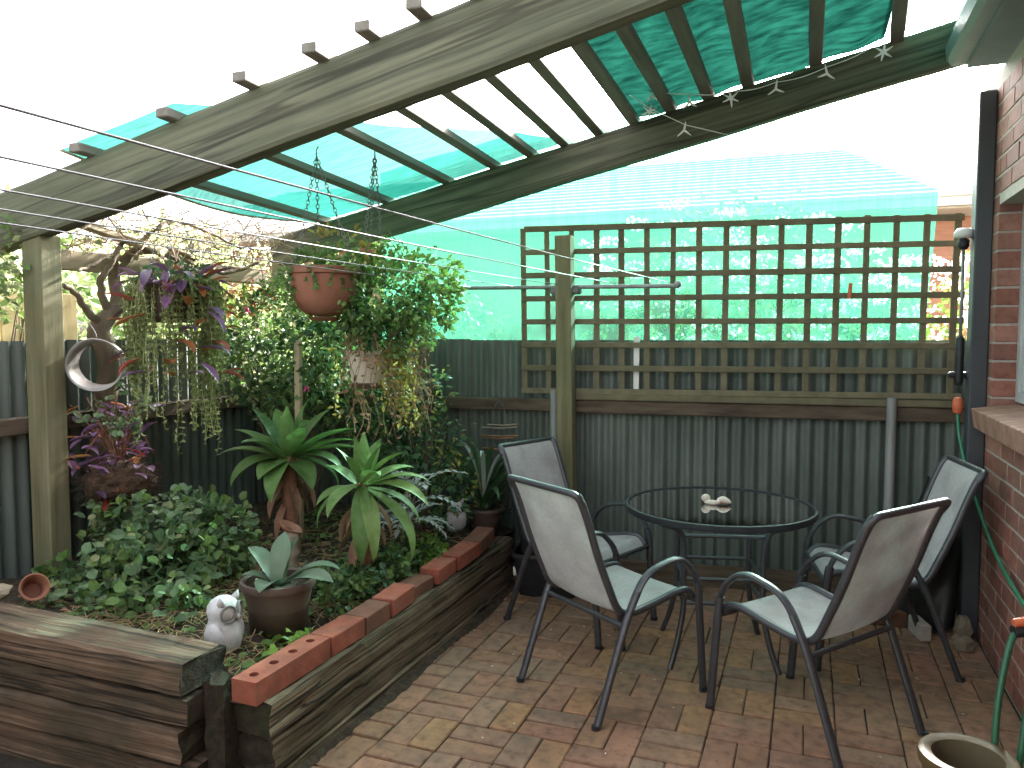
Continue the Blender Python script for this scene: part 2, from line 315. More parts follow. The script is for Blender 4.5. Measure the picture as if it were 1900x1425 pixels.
# ------------------------------------------------------------------ mesh helpers
class MB:
    def __init__(s):
        s.v = []; s.f = []

    def add(s, vs, fs):
        o = len(s.v)
        s.v += [tuple(p) for p in vs]
        s.f += [tuple(i + o for i in f) for f in fs]
        return s

    def box(s, c, d, b=0.0, rot=None, jit=0.0):
        """Box with centre c, size d and chamfer b."""
        hx, hy, hz = d[0] / 2, d[1] / 2, d[2] / 2
        if b <= 0:
            vs = [Vector((x * hx, y * hy, z * hz)) for x in (-1, 1) for y in (-1, 1) for z in (-1, 1)]
            fs = [(0, 1, 3, 2), (4, 6, 7, 5), (0, 4, 5, 1), (2, 3, 7, 6), (0, 2, 6, 4), (1, 5, 7, 3)]
        else:
            vs = []; idx = {}
            for x in (-1, 1):
                for y in (-1, 1):
                    for z in (-1, 1):
                        for a in range(3):
                            p = [x * (hx - b), y * (hy - b), z * (hz - b)]
                            p[a] = (x, y, z)[a] * (hx, hy, hz)[a]
                            idx[(x, y, z, a)] = len(vs); vs.append(Vector(p))
            fs = []
            for a in range(3):
                u, w_ = (a + 1) % 3, (a + 2) % 3
                for sg in (-1, 1):
                    q = []
                    for (p, r) in ((-1, -1), (1, -1), (1, 1), (-1, 1)):
                        k = [0, 0, 0]; k[a] = sg; k[u] = p; k[w_] = r
                        q.append(idx[(*k, a)])
                    fs.append(tuple(q) if sg > 0 else tuple(reversed(q)))
            for a in range(3):
                u, w_ = (a + 1) % 3, (a + 2) % 3
                for su in (-1, 1):
                    for sw in (-1, 1):
                        k0 = [0, 0, 0]; k0[a] = -1; k0[u] = su; k0[w_] = sw
                        k1 = list(k0); k1[a] = 1
                        q = (idx[(*k0, u)], idx[(*k1, u)], idx[(*k1, w_)], idx[(*k0, w_)])
                        fs.append(q if su * sw > 0 else tuple(reversed(q)))
            for x in (-1, 1):
                for y in (-1, 1):
                    for z in (-1, 1):
                        q = (idx[(x, y, z, 0)], idx[(x, y, z, 1)], idx[(x, y, z, 2)])
                        fs.append(q if x * y * z > 0 else tuple(reversed(q)))
        if jit:
            vs = [p + Vector((R.uniform(-jit, jit), R.uniform(-jit, jit), R.uniform(-jit, jit))) for p in vs]
        if rot is not None:
            vs = [rot @ p for p in vs]
        c = Vector(c)
        return s.add([p + c for p in vs], fs)

    def bar(s, p0, p1, wd, ht, b=0.0, up=(0, 0, 1)):
        p0, p1 = Vector(p0), Vector(p1)
        d = (p1 - p0); L_ = d.length; d.normalize()
        side = d.cross(Vector(up)).normalized(); u = side.cross(d).normalized()
        rot = Matrix((side, d, u)).transposed()
        return s.box((p0 + p1) / 2, (wd, L_, ht), b, rot)

    def tube(s, pts, r, n=8, cap=True, flat=1.0, up=(0, 0, 1)):
        pts = [Vector(p) for p in pts]
        k = len(pts)
        rr = r if isinstance(r, (list, tuple)) else [r] * k
        prev = None; vs = []
        for i, p in enumerate(pts):
            d = (pts[min(i + 1, k - 1)] - pts[max(i - 1, 0)])
            if d.length < 1e-9: d = Vector((0, 0, 1))
            d.normalize()
            if prev is None:
                ref = Vector(up)
                if abs(d.dot(ref)) > 0.95: ref = Vector((1, 0, 0))
                a = d.cross(ref).normalized()
            else:
                a = prev - d * prev.dot(d)
                a = a.normalized() if a.length > 1e-6 else d.orthogonal().normalized()
            prev = a
            bb = d.cross(a)
            for j in range(n):
                t = 2 * pi * (j + 0.5) / n
                vs.append(p + (a * cos(t) + bb * sin(t) * flat) * rr[i])
        fs = []
        for i in range(k - 1):
            for j in range(n):
                j2 = (j + 1) % n
                fs.append((i * n + j, i * n + j2, (i + 1) * n + j2, (i + 1) * n + j))
        if cap:
            fs.append(tuple(reversed(range(n)))); fs.append(tuple((k - 1) * n + j for j in range(n)))
        return s.add(vs, fs)

    def lathe(s, prof, n=28, mtx=None, cap0=False, cap1=False):
        vs = []; fs = []
        for (r, z) in prof:
            for j in range(n):
                t = 2 * pi * j / n
                vs.append(Vector((r * cos(t), r * sin(t), z)))
        k = len(prof)
        for i in range(k - 1):
            for j in range(n):
                j2 = (j + 1) % n
                fs.append((i * n + j, i * n + j2, (i + 1) * n + j2, (i + 1) * n + j))
        if cap0: fs.append(tuple(reversed(range(n))))
        if cap1: fs.append(tuple((k - 1) * n + j for j in range(n)))
        if mtx is not None: vs = [mtx @ p for p in vs]
        return s.add(vs, fs)

    def ball(s, c, r, n=12, m=8, sc=(1, 1, 1), mtx=None):
        prof = [(max(1e-4, r * sin(pi * i / m)), -r * cos(pi * i / m)) for i in range(m + 1)]
        mm = Matrix.Translation(c) @ Matrix.Diagonal((*sc, 1))
        if mtx is not None: mm = mtx @ mm
        return s.lathe(prof, n, mm)

    def leaf(s, p, d, nrm, L_, W_, fold=0.15, droop=0.12):
        """Small pointed leaf with a folded mid rib."""
        p = Vector(p); d = Vector(d).normalized()
        sd_ = d.cross(Vector(nrm))
        if sd_.length < 1e-4: sd_ = d.orthogonal()
        sd_.normalize(); u = sd_.cross(d)
        m = p + d * L_ * 0.42 + u * 0.0
        t = p + d * L_ - u * L_ * droop
        a = m + sd_ * W_ / 2 + u * W_ * fold
        b = m - sd_ * W_ / 2 + u * W_ * fold
        return s.add([p, a, t, b, m], [(0, 1, 4), (0, 4, 3), (1, 2, 4), (4, 2, 3)])

    def roundleaf(s, p, d, nrm, L_, W_, cup=0.12):
        p = Vector(p); d = Vector(d).normalized()
        sd_ = d.cross(Vector(nrm))
        if sd_.length < 1e-4: sd_ = d.orthogonal()
        sd_.normalize(); u = sd_.cross(d)
        pr = [(0.18, 0.36), (0.5, 0.5), (0.82, 0.33)]
        vs = [p]; 
        for (t, h) in pr:
            vs += [p + d * L_ * t + sd_ * W_ * h + u * W_ * cup, p + d * L_ * t - sd_ * W_ * h + u * W_ * cup]
        vs += [p + d * L_ - u * L_ * 0.08, p + d * L_ * 0.5]
        return s.add(vs, [(0, 1, 8), (0, 8, 2), (1, 3, 8), (2, 8, 4), (3, 5, 8), (4, 8, 6), (5, 7, 8), (6, 8, 7)])

    def strap(s, p, az, elev, L_, W_, curve=-0.8, n=9, fold=0.12, tip=2.2, base=0.45, twist=0.0, thick=0.0, belly=0.55):
        """Long arching leaf: starts at p, heads to azimuth az at elevation elev, bends by curve radians along its length."""
        p = Vector(p); vs = []; fs = []
        h = Vector((cos(az), sin(az), 0)); sd0 = Vector((-sin(az), cos(az), 0))
        q = p.copy(); st = L_ / n
        for i in range(n + 1):
            t = i / n
            e = elev + curve * t * t
            d = h * cos(e) + Vector((0, 0, 1)) * sin(e)
            u = -h * sin(e) + Vector((0, 0, 1)) * cos(e)
            tw = twist * t
            sd_ = sd0 * cos(tw) + u * sin(tw); uu = u * cos(tw) - sd0 * sin(tw)
            wv = (base + (1 - base) * sin(min(1, t / belly) * pi / 2)) if t < belly else max(0.0, 1 - ((t - belly) / (1 - belly)) ** tip)
            wv = max(wv, 0.02) * W_ / 2
            vs += [q + sd_ * wv + uu * wv * fold * 2, q.copy(), q - sd_ * wv + uu * wv * fold * 2]
            q = q + d * st
        for i in range(n):
            a = i * 3; b = a + 3
            fs += [(a, a + 1, b + 1, b), (a + 1, a + 2, b + 2, b + 1)]
        return s.add(vs, fs)

    def mesh(s, name, material=None, smooth=False):
        me = bpy.data.meshes.new(name)
        me.from_pydata(s.v, [], s.f)
        if smooth:
            me.polygons.foreach_set('use_smooth', [True] * len(me.polygons))
        if material: me.materials.append(M[material])
        me.update()
        return me

    def build(s, name, material, parent=None, smooth=False, loc=None, autosmooth=None):
        o = bpy.data.objects.new(name, s.mesh(name, material, smooth))
        COL.objects.link(o)
        if parent is not None: o.parent = parent
        if loc is not None: o.location = loc
        if autosmooth:
            try:
                o.data.set_sharp_from_angle(angle=radians(autosmooth))
            except Exception:
                pass
        return o


def put(name, me, loc=(0, 0, 0), rot=(0, 0, 0), parent=None, sc=None):
    o = bpy.data.objects.new(name, me)
    COL.objects.link(o); o.location = loc; o.rotation_euler = rot
    if sc: o.scale = sc
    if parent is not None: o.parent = parent
    return o


def tag(o, label=None, cat=None, group=None, kind=None):
    if label: o['label'] = label
    if cat: o['category'] = cat
    if group: o['group'] = group
    if kind: o['kind'] = kind
    return o


def thing(name, label, cat, loc=(0, 0, 0), rz=0.0, group=None):
    o = bpy.data.objects.new(name, None)
    o.empty_display_size = 0.1
    COL.objects.link(o); o.location = loc; o.rotation_euler = (0, 0, rz)
    return tag(o, label, cat, group)


def dup(root, loc, rz, label, group=None):
    r = root.copy(); COL.objects.link(r); r.location = loc; r.rotation_euler = (0, 0, rz)
    tag(r, label, None, group)
    for ch in list(root.children):
        c = ch.copy(); COL.objects.link(c); c.parent = r
        for g in list(ch.children):
            d = g.copy(); COL.objects.link(d); d.parent = c
    return r


def rdir(up=0.0):
    while True:
        v = Vector((R.uniform(-1, 1), R.uniform(-1, 1), R.uniform(-1, 1)))
        if 0.1 < v.length < 1:
            v.normalize(); v.z += up
            return v.normalized()


def in_ball():
    while True:
        v = Vector((R.uniform(-1, 1), R.uniform(-1, 1), R.uniform(-1, 1)))
        if v.length < 1: return v


def foliage(mb, c, rad, n, L_, W_, shell=0.5, up=0.35, rnd=False, clump=None):
    """Leaves through an ellipsoid; clump = (count, radius) gathers them in uneven tufts."""
    c = Vector(c)
    if clump:
        cs = []
        for _ in range(clump[0]):
            v = in_ball(); v = v.normalized() * (shell + (1 - shell) * v.length)
            cs.append(Vector((v.x * rad[0], v.y * rad[1], v.z * rad[2])))
    for _ in range(n):
        if clump:
            q = R.choice(cs); e = in_ball() * clump[1] * R.uniform(0.4, 1.2); p = q + e
            out_ = (p * 0.6 + e * 1.4)
        else:
            v = in_ball(); v = v.normalized() * max(v.length, shell * R.random() ** 0.3)
            p = Vector((v.x * rad[0], v.y * rad[1], v.z * rad[2])); out_ = p
        d = (rdir(0) * 0.9 + (out_.normalized() if out_.length > 1e-4 else rdir()) * 0.7 + Vector((0, 0, -0.25))).normalized()
        nrm = (rdir(0) * 0.8 + Vector((0, 0, 1)) * (0.5 + up)).normalized()
        k = R.uniform(0.6, 1.25)
        (mb.roundleaf if rnd else mb.leaf)(c + p, d, nrm, L_ * k, W_ * k)
    return mb


def spline(pts, n=6):
    """Catmull-Rom through pts."""
    P = [Vector(p) for p in pts]; out = []
    for i in range(len(P) - 1):
        a, b, c, d = P[max(i - 1, 0)], P[i], P[i + 1], P[min(i + 2, len(P) - 1)]
        for k in range(n):
            t = k / n
            out.append(0.5 * ((2 * b) + (c - a) * t + (2 * a - 5 * b + 4 * c - d) * t * t + (3 * b - a - 3 * c + d) * t ** 3))
    out.append(P[-1])
    return out


def fillet(pts, r=0.04, n=4):
    P = [Vector(p) for p in pts]; out = [P[0]]
    for i in range(1, len(P) - 1):
        a, b, c = P[i - 1], P[i], P[i + 1]
        rr = min(r, (a - b).length * 0.45, (c - b).length * 0.45)
        s0 = b + (a - b).normalized() * rr; s1 = b + (c - b).normalized() * rr
        for k in range(n + 1):
            t = k / n
            out.append(s0 * (1 - t) ** 2 + b * 2 * t * (1 - t) + s1 * t * t)
    out.append(P[-1])
    return out


# ================================================================== SETTING
# ---- ground to the horizon
g = MB()
g.add([(-400, -400, -0.06), (400, -400, -0.06), (400, 400, -0.06), (-400, 400, -0.06)], [(0, 1, 2, 3)])
tag(g.build('ground', 'ground'), 'bare brown earth around the yard', None, None, 'structure')

# ---- brick paving, basket weave of clay pavers
U = 0.2262
X0, Y0 = -0.100, 3.130
pv = MB(); pv.box((-1.3, 1.9, -0.031), (4.4, 6.3, 0.05))
paving = tag(pv.build('paving', 'sand'), 'courtyard paved with brown clay pavers in basket weave', None, None, 'structure')
pm = []; pmv = []
for k in range(5):
    pm.append(MB().box((0, 0, 0), (U - 0.0045, U / 2 - 0.0085, 0.05), 0.004, jit=0.0012).mesh('paver', 'paver'))
    pmv.append(MB().box((0, 0, 0), (U - 0.0085, U / 2 - 0.0045, 0.05), 0.004, jit=0.0012).mesh('paver', 'paver'))
far = MB()
npv = 0
for i in range(-16, 5):
    for j in range(-14, 9):
        x, y = X0 + i * U, Y0 + j * U
        cx, cy = x + U / 2, y + U / 2
        if cx > 0.80 or cy > 4.75 + 0.1 * cx: continue
        if cx < -1.64 and cy > 1.86: continue
        near = cy > 1.98 or (cx < -1.9 and cy > 1.55)
        vert = (i - 1 + j) % 2 == 0
        for h in (-1, 1):
            px, py = (cx + h * U / 4, cy) if vert else (cx, cy + h * U / 4)
            z = -0.0215 + R.uniform(-0.0028, 0.0024)
            if near:
                put('paver', R.choice(pmv if vert else pm), (px, py, z), (R.uniform(-.012, .012), R.uniform(-.012, .012), (pi / 2 if vert else 0) + R.uniform(-.014, .014)), paving)
                npv += 1
            else:
                far.box((px, py, z), (U / 2 - .004, U - .004, .05) if vert else (U - .004, U / 2 - .004, .05), 0.0035)
tag(far.build('pavers_behind', 'paver', paving), None, None, None, 'stuff')

# ---- garden soil
def soil_z(x, y):
    return 0.335 + 0.05 * max(0, min(1, (-1.8 - x) / 1.0)) - 0.045 * max(0, min(1, (x + 1.95) / 0.2)) + 0.018 * sin(7 * x + 2) * cos(6 * y) + 0.012 * sin(17 * x) * sin(15 * y + 1)
sg = MB(); NX, NY = 44, 56
vs = []
for i in range(NX + 1):
    for j in range(NY + 1):
        x = -3.42 + (3.42 - 1.70) * i / NX; y = 2.00 + (4.36 + 0.119 * (x + 3.4) - 2.00) * j / NY
        vs.append((x, y, soil_z(x, y) + R.uniform(-.008, .008)))
fs = [(i * (NY + 1) + j, (i + 1) * (NY + 1) + j, (i + 1) * (NY + 1) + j + 1, i * (NY + 1) + j + 1) for i in range(NX) for j in range(NY)]
sg.add(vs, fs)
tag(sg.build('garden_soil', 'soil', None, True), 'dark soil filling the raised garden bed', None, None, 'structure')


# ---- corrugated iron fences
def fence_pt(X, off=0.0, z=0.0):
    """Point on the back fence line (it runs slightly askew to the paving)."""
    return Vector((X + 0.119 * off, 4.705 + 0.119 * (X + 0.608) - off, z))


def corr_sheet(p0, dirv, nrm, width, z0, z1, pitch=0.0762, amp=0.0115, ph=0.0):
    mb = MB(); n = int(width / pitch * 10); vs = []
    rows = 5
    for r in range(rows + 1):
        z = z0 + (z1 - z0) * r / rows
        for i in range(n + 1):
            t = width * i / n
            dd = amp * cos(2 * pi * t / pitch + ph)
            vs.append(p0 + dirv * t + nrm * dd + Vector((0, 0, z)))
    fs = [(r * (n + 1) + i, r * (n + 1) + i + 1, (r + 1) * (n + 1) + i + 1, (r + 1) * (n + 1) + i) for r in range(rows) for i in range(n)]
    return mb.add(vs, fs)


fd = Vector((0.993, 0.118, 0)).normalized(); fn = Vector((0.118, -0.993, 0)).normalized()
bf = thing('corrugated_fence', 'grey corrugated iron fence with a dark timber rail behind the table', 'fence', fence_pt(-3.5))
b0 = fence_pt(-3.5)
X = -3.5; k = 0
while X < 0.95:
    wd = 0.762
    p = fence_pt(X) - b0 + fn * (0.004 if k % 2 else 0.0)
    corr_sheet(p, fd, fn, wd, 0.03, 1.47 + R.uniform(-.004, .004)).build('iron_sheet', 'iron', bf, True)
    X += 0.745; k += 1
MB().bar(fence_pt(-3.42, 0.045, 1.075) - b0, fence_pt(-1.37, 0.045, 1.07) - b0, 0.045, 0.075, 0.006).build('rail', 'railwood', bf)
MB().bar(fence_pt(-1.36, 0.045, 1.068) - b0, fence_pt(0.80, 0.045, 1.062) - b0, 0.045, 0.08, 0.006).build('rail', 'railwood', bf)
for xx, zt in ((-1.45, 1.165), (0.42, 1.155)):
    MB().tube([fence_pt(xx, 0.095, -0.02) - b0, fence_pt(xx, 0.095, zt) - b0], 0.026, 10).build('fence_post', 'galvpost', bf, True, autosmooth=40)

MB().bar(fence_pt(-1.5, 0.03, 0.06) - b0, fence_pt(0.80, 0.03, 0.06) - b0, 0.03, 0.15, 0.004).build('plinth_board', 'railwood', bf)
lf = thing('corrugated_fence', 'grey corrugated iron fence along the back of the garden bed', 'fence', (-3.47, -0.3, 0))
Y = -0.3; k = 0
while Y < 4.3:
    wd = min(0.762, 4.36 - Y)
    corr_sheet(Vector((0.004 * (k % 2), Y + 0.3, 0)), Vector((0, 1, 0)), Vector((1, 0, 0)), wd, 0.0, 1.475 + R.uniform(-.004, .004)).build('iron_sheet', 'iron', lf, True)
    Y += 0.745; k += 1
MB().bar((0.045, 0.0, 1.08), (0.045, 4.60, 1.075), 0.05, 0.08, 0.006).build('rail', 'railwoodY', lf)

# ---- trellis standing on the back fence rail
tr = thing('trellis', 'square wooden lattice trellis above the back fence rail', 'trellis', fence_pt(-1.65, 0.06))
t0 = fence_pt(-1.65, 0.06)
hz = MB(); hz.box((0, 0, 0), (2.44, 0.012, 0.034), 0.002)
yaw = math.atan2(fd.y, fd.x)
for r in range(8):
    z = 1.163 + r * 0.1385
    wdt = 2.44 if r < 5 else 2.41
    tilt = -0.003 + 0.0012 * r
    put('slat', hz.mesh('slat', 'lattice'), fd * 1.212 + Vector((0, 0, z)) + fn * 0.013, (0, tilt, yaw), tr, (wdt / 2.44, 1, R.uniform(.94, 1.04)))
vt = MB(); vt.box((0, 0, 0), (0.034, 0.012, 1.0), 0.002)
vm = vt.mesh('slat', 'lattice')
for i in range(17):
    put('slat', vm, fd * (0.005 + i * 0.1487) + Vector((0, 0, 1.648 + (0.004 if i > 8 else 0))) + fn * 0.0, (0, -0.016 + 0.0016 * i + R.uniform(-.006, .006), yaw + R.uniform(-.05, .05)), tr, (R.uniform(.90, 1.08), 1, R.uniform(.99, 1.008)))
MB().bar(fd * 0.30 + Vector((0, 0, 1.128)) + fn * 0.012, fd * 2.46 + Vector((0, 0, 1.124)) + fn * 0.012, 0.03, 0.038, 0.004).build('bottom_rail', 'lattice', tr)
# stake and peg on the trellis
pg = MB().bar((0, 0, 0), (0.006, 0, 0.085), 0.02, 0.012, 0.003, up=(0, 1, 0)).build('clothes_peg', 'orange', None, loc=fence_pt(0.19, 0.09, 1.70))
tag(pg, 'single orange clothes peg clipped to the trellis', 'peg')
sk = MB().box((0, 0, 0.165), (0.034, 0.012, 0.33), 0.002).build('white_stake', 'white', None, loc=fence_pt(-0.966, 0.035, 1.16))
tag(sk, 'flat white painted stake behind the trellis', 'stake')

# ---- pergola
SL = 0.218
def ftop(X): return 2.649 + SL * (X + 1.19)
def btop(X): return 2.645 + SL * (X + 0.91)
pe = thing('pergola', 'sloping timber pergola of two heavy beams, posts and grey battens', 'pergola', (-3.31, 2.62, 0))
P0 = Vector((-3.31, 2.62, 0))
def pl(x, y, z): return Vector((x, y, z)) - P0
for (xa, xb, yy, fz, wd, ht) in ((-4.1, 0.57, 2.60, ftop, 0.09, 0.25), (-3.30, 0.80, 4.30, btop, 0.075, 0.20)):
    L_ = math.hypot(xb - xa, SL * (xb - xa)); n = 60; m = MB()
    pr = [(-.5, -.44), (-.5, .44), (-.40, .5), (.40, .5), (.5, .44), (.5, -.44), (.40, -.5), (-.40, -.5)]
    vs = [(-L_ / 2 + L_ * i / n, a * wd + .0015 * sin(i * .9 + 3 * a), b * ht * .995 + .003 * sin(i * .31 + 2 * b) + R.uniform(-.0008, .0008)) for i in range(n + 1) for (a, b) in pr]
    m.add(vs, [(i * 8 + j, i * 8 + (j + 1) % 8, (i + 1) * 8 + (j + 1) % 8, (i + 1) * 8 + j) for i in range(n) for j in range(8)] + [tuple(range(8)), tuple(n * 8 + j for j in reversed(range(8)))])
    o = m.build('beam', 'beamwood', pe, loc=pl((xa + xb) / 2, yy, fz((xa + xb) / 2) - ht / 2)); o.rotation_euler = (0, -math.atan(SL), 0)
MB().box(pl(-3.325, 2.632, 0.95), (0.12, 0.115, 2.02), 0.008).build('post', 'postwood', pe)
MB().box(pl(-3.25, 4.30, 1.0), (0.10, 0.10, 1.98), 0.008).build('post', 'postwood', pe)
MB().bar(pl(-3.36, 2.70, 1.86), pl(-3.36, 4.25, 1.88), 0.045, 0.10, 0.006).build('side_rail', 'greyrail', pe)
MB().bar(pl(-3.26, 2.78, 2.03), pl(-3.30, 3.62, 1.90), 0.06, 0.035, 0.005).build('brace', 'greyrail', pe)
bat = [-2.92, -2.46, -2.05, -1.74, -1.515, -1.31, -1.11, -0.92, -0.73, -0.53, -0.32, 0.0, 0.25]
for i, xx in enumerate(bat):
    dx = R.uniform(-.012, .012)
    y0 = 2.475 + R.uniform(-.02, .02); y1 = 4.42
    MB().bar(pl(xx - dx, y0, ftop(xx) + 0.020), pl(xx + dx + (0.12 if i == 12 else 0), y1, btop(xx) + 0.020), 0.062, 0.038, 0.004).build('batten', 'batten', pe)


# ---- shade cloths
def sheet(fn_, nu, nv):
    mb = MB(); vs = [fn_(i / nu, j / nv) for i in range(nu + 1) for j in range(nv + 1)]
    fs = [(i * (nv + 1) + j, (i + 1) * (nv + 1) + j, (i + 1) * (nv + 1) + j + 1, i * (nv + 1) + j + 1) for i in range(nu) for j in range(nv)]
    return mb.add(vs, fs)


def roofpt(X, v, lift=0.046):
    y = 2.50 + 1.86 * v
    return Vector((X, y, ftop(X) * (1 - v) + btop(X) * v + lift))


def cl_roof(u, v):
    X = -3.02 + (0.62 + 1.15 * v + 0.03 * sin(11 * v)) * u
    p = roofpt(X, v)
    sag = 0.0
    for a, b in zip([-3.02] + bat[:8], bat[:8]):
        if a <= X <= b and b > a: sag = 0.014 * sin(pi * (X - a) / (b - a))
    p.z -= sag * (0.4 + 0.6 * sin(pi * v)) - 0.004 * sin(9 * v + 5 * u)
    if u < 0.06: p.z -= 0.075 * sin(pi * v) * (1 - u / 0.06)
    return p
sc = sheet(cl_roof, 60, 24).build('shade_cloth', 'cloth_roof', None, True)
tag(sc, 'thin teal shade cloth over the lower battens of the pergola', 'shade cloth')
hm = MB().tube([cl_roof(0.0, j / 20) + Vector((-.004, 0, -.004)) for j in range(21)], 0.014, 5, flat=0.4).build('hem', 'hem', sc, True)

def cl_dense(u, v):
    X = -0.915 + 1.23 * u
    p = roofpt(X, v)
    p.z += 0.006 * sin(26 * v + 3 * sin(7 * u)) + 0.005 * sin(23 * u + 9 * v) - 0.010 * sin(5 * pi * u) ** 2
    return p
d1 = sheet(cl_dense, 60, 60).build('shade_cloth', 'cloth_dense', None, True)
tag(d1, 'doubled dark green shade cloth over the upper pergola battens', 'shade cloth')
def cl_light(u, v):
    X = 0.30 + 0.44 * u
    p = roofpt(X, v, 0.056)
    p.z += 0.012 * sin(8 * v + 5 * u) + 0.01 * sin(15 * u)
    return p
d2 = sheet(cl_light, 24, 30).build('shade_cloth', 'cloth_roof', None, True)
tag(d2, 'pale green strip of shade cloth beside the house eave', 'shade cloth')

def cl_back(u, v):
    X = -2.62 + 3.27 * u
    top = 2.92 + SL * (X + 0.9) if X < -0.7 else 2.965 - 0.66 * (X + 0.7) ** 1.0 / 1.33
    right = max(0.0, u - 0.9) / 0.1
    z = 1.44 + (top - 1.44) * v
    p = fence_pt(X - 0.05 * right * (1 - v), -0.035, z)
    wob = 0.010 * sin(11 * u * 3 + 2 * v) + 0.006 * sin(31 * u + 7 * v) + 0.012 * sin(4 * v + 3 * u)
    return p - Vector((0, -1, 0)) * wob
cb = sheet(cl_back, 90, 30).build('shade_cloth', 'cloth', None, True)
tag(cb, 'tall mint green shade cloth screen behind the trellis', 'shade cloth')

# ---- clothes line: timber post, pipe crossbar and five wires
cp = fence_pt(-1.365, 0.13)
cl = thing('clothes_line', 'clothes line of five wires on a timber post with pipe crossbar', 'clothes line', cp)
MB().bar((0.012, 0, 0.0), (-0.022, 0.0, 2.085), 0.095, 0.095, 0.006, up=(0, 1, 0)).build('post', 'postwood', cl)
zc = 1.785
br_ = MB().tube([Vector((-2.045, 4.5, zc + 0.008)) - cp, Vector((-0.705, 4.5, zc - 0.008)) - cp], 0.0125, 10)
cbz = br_.build('crossbar', 'steel', cl, True, autosmooth=40)
bk = MB(); bk.box(Vector((-1.365, 4.5, zc - 0.02)) - cp, (0.19, 0.055, 0.05), 0.012); bk.box(Vector((-1.40, 4.5, zc - 0.03)) - cp, (0.10, 0.05, 0.06), 0.012)
bk.build('bracket', 'chain', cl)
for xx in (-2.045, -0.705):
    MB().ball(Vector((xx, 4.5, zc)) - cp, 0.022, 10, 8).build('end_cap', 'steel', cl, True)
for xa, xb in ((-0.75, -0.93), (-1.06, -1.205), (-1.40, -1.475), (-1.70, -1.695), (-1.98, -1.885)):
    pts = []
    for k in range(25):
        t = k / 24; y = 4.49 - 5.4 * t
        tt = (4.49 - y) / 3.6
        pts.append(Vector((xa + (xb - xa) * tt, y, zc + 0.012 - 0.018 * sin(pi * t))) - cp)
    MB().tube(pts, 0.0023, 5).build('wire', 'wire', cl, True)

# ---- brick house on the right
ho = thing('brick_house', 'red brick house wall with window at the right of the courtyard', 'house', (0.81, 4.9, 0))
H0 = Vector((0.81, 4.9, 0))
def hb(mb, x0, x1, y0, y1, z0, z1): return mb.box(Vector(((x0 + x1) / 2, (y0 + y1) / 2, (z0 + z1) / 2)) - H0, (x1 - x0, y1 - y0, z1 - z0))
WY0, WY1, WZ0, WZ1 = 2.35, 4.24, 1.165, 2.10
mw = MB()
hb(mw, 0.8128, 1.05, -3.0, 4.89, -0.05, 1.09)
hb(mw, 0.8128, 1.05, WY1 + 0.006, 4.888, 1.09, WZ1)
hb(mw, 0.8128, 1.05, -3.0, WY0 - 0.006, 1.09, WZ1)
hb(mw, 0.8128, 1.05, -3.0, 4.886, WZ1 + 0.004, 2.74)
mw.build('wall', 'mortar', ho)
hb(MB(), 1.06, 5.0, -3.0, 4.80, -0.05, 2.70).build('wall_core', 'mortar', ho)
bm_full = MB().box((0, 0, 0), (0.11, 0.22, 0.076), 0.003, jit=0.001).mesh('brick', 'brick')
bm_half = MB().box((0, 0, 0), (0.11, 0.105, 0.076), 0.003, jit=0.001).mesh('brick', 'brick')
farb = MB()
for c in range(31):
    z = 0.043 + c * 0.086
    if z > 2.72: break
    inwin = 1.07 < z < WZ1 + 0.02
    y = WY1 if True else 0
    spans = []
    yy = 4.888
    off = (c % 2)
    # bricks to the far side of the jamb, measured from the jamb edge
    ya = WY1
    first = True
    while ya < 4.87:
        ln = 0.105 if (first and off) else 0.22
        if ya + ln > 4.895: ln = 0.105 if ya + 0.105 <= 4.895 else 0
        if not ln: break
        spans.append((ya, ln)); ya += ln + 0.0105; first = False
    if not inwin:
        ya = WY1 - 0.0105
        first = True
        while ya > -2.9:
            ln = 0.105 if (first and not off) else 0.22
            spans.append((ya - ln, ln)); ya -= ln + 0.0105; first = False
    else:
        ya = WY0
        while ya > -2.9:
            spans.append((ya - 0.22, 0.22)); ya -= 0.2305
    for (ya, ln) in spans:
        if 1.07 < z < 1.165 and WY0 < ya < WY1 - 0.01: continue
        q = Vector((0.81 + 0.055 + R.uniform(-.0015, .0015), ya + ln / 2, z)) - H0
        if ya > 2.75:
            put('brick', bm_full if ln > 0.2 else bm_half, q, (R.uniform(-.006, .006), R.uniform(-.006, .006), R.uniform(-.004, .004)), ho)
        else:
            farb.box(q, (0.11, ln, 0.076), 0.003)
tag(farb.build('bricks_behind', 'brick', ho), None, None, None, 'stuff')
# sloping sill bricks
sb = MB().box((0, 0, 0), (0.20, 0.075, 0.095), 0.004, jit=0.001).mesh('sill_brick', 'sill')
y = WY1 - 0.02
while y > 2.3:
    put('sill_brick', sb, Vector((0.835, y, 1.118)) - H0, (0, radians(-9) , 0), ho); y -= 0.0845
# window
wi = MB()
for (y0, y1, z0, z1) in ((WY1 - 0.052, WY1 - 0.004, 1.19, WZ1), (WY0, WY0 + 0.05, 1.19, WZ1), (WY0 + 0.05, WY1 - 0.053, WZ1 - 0.05, WZ1), (WY0 + 0.05, WY1 - 0.053, 1.19, 1.235)):
    hb(wi, 0.905, 0.965, y0, y1, z0, z1)
wo = wi.build('window', 'alu', ho)
fr2 = MB()
for (y0, y1, z0, z1) in ((WY1 - 0.088, WY1 - 0.054, 1.237, WZ1 - 0.052), (3.28, 3.33, 1.237, WZ1 - 0.052), (3.332, WY1 - 0.09, 1.237, 1.27), (3.332, WY1 - 0.09, WZ1 - 0.085, WZ1 - 0.052)):
    hb(fr2, 0.918, 0.95, y0, y1, z0, z1)
fr2.build('sash', 'alu', wo)
hb(MB(), 0.938, 0.944, WY0 + 0.05, WY1 - 0.06, 1.24, WZ1 - 0.05).build('pane', 'pane', wo)
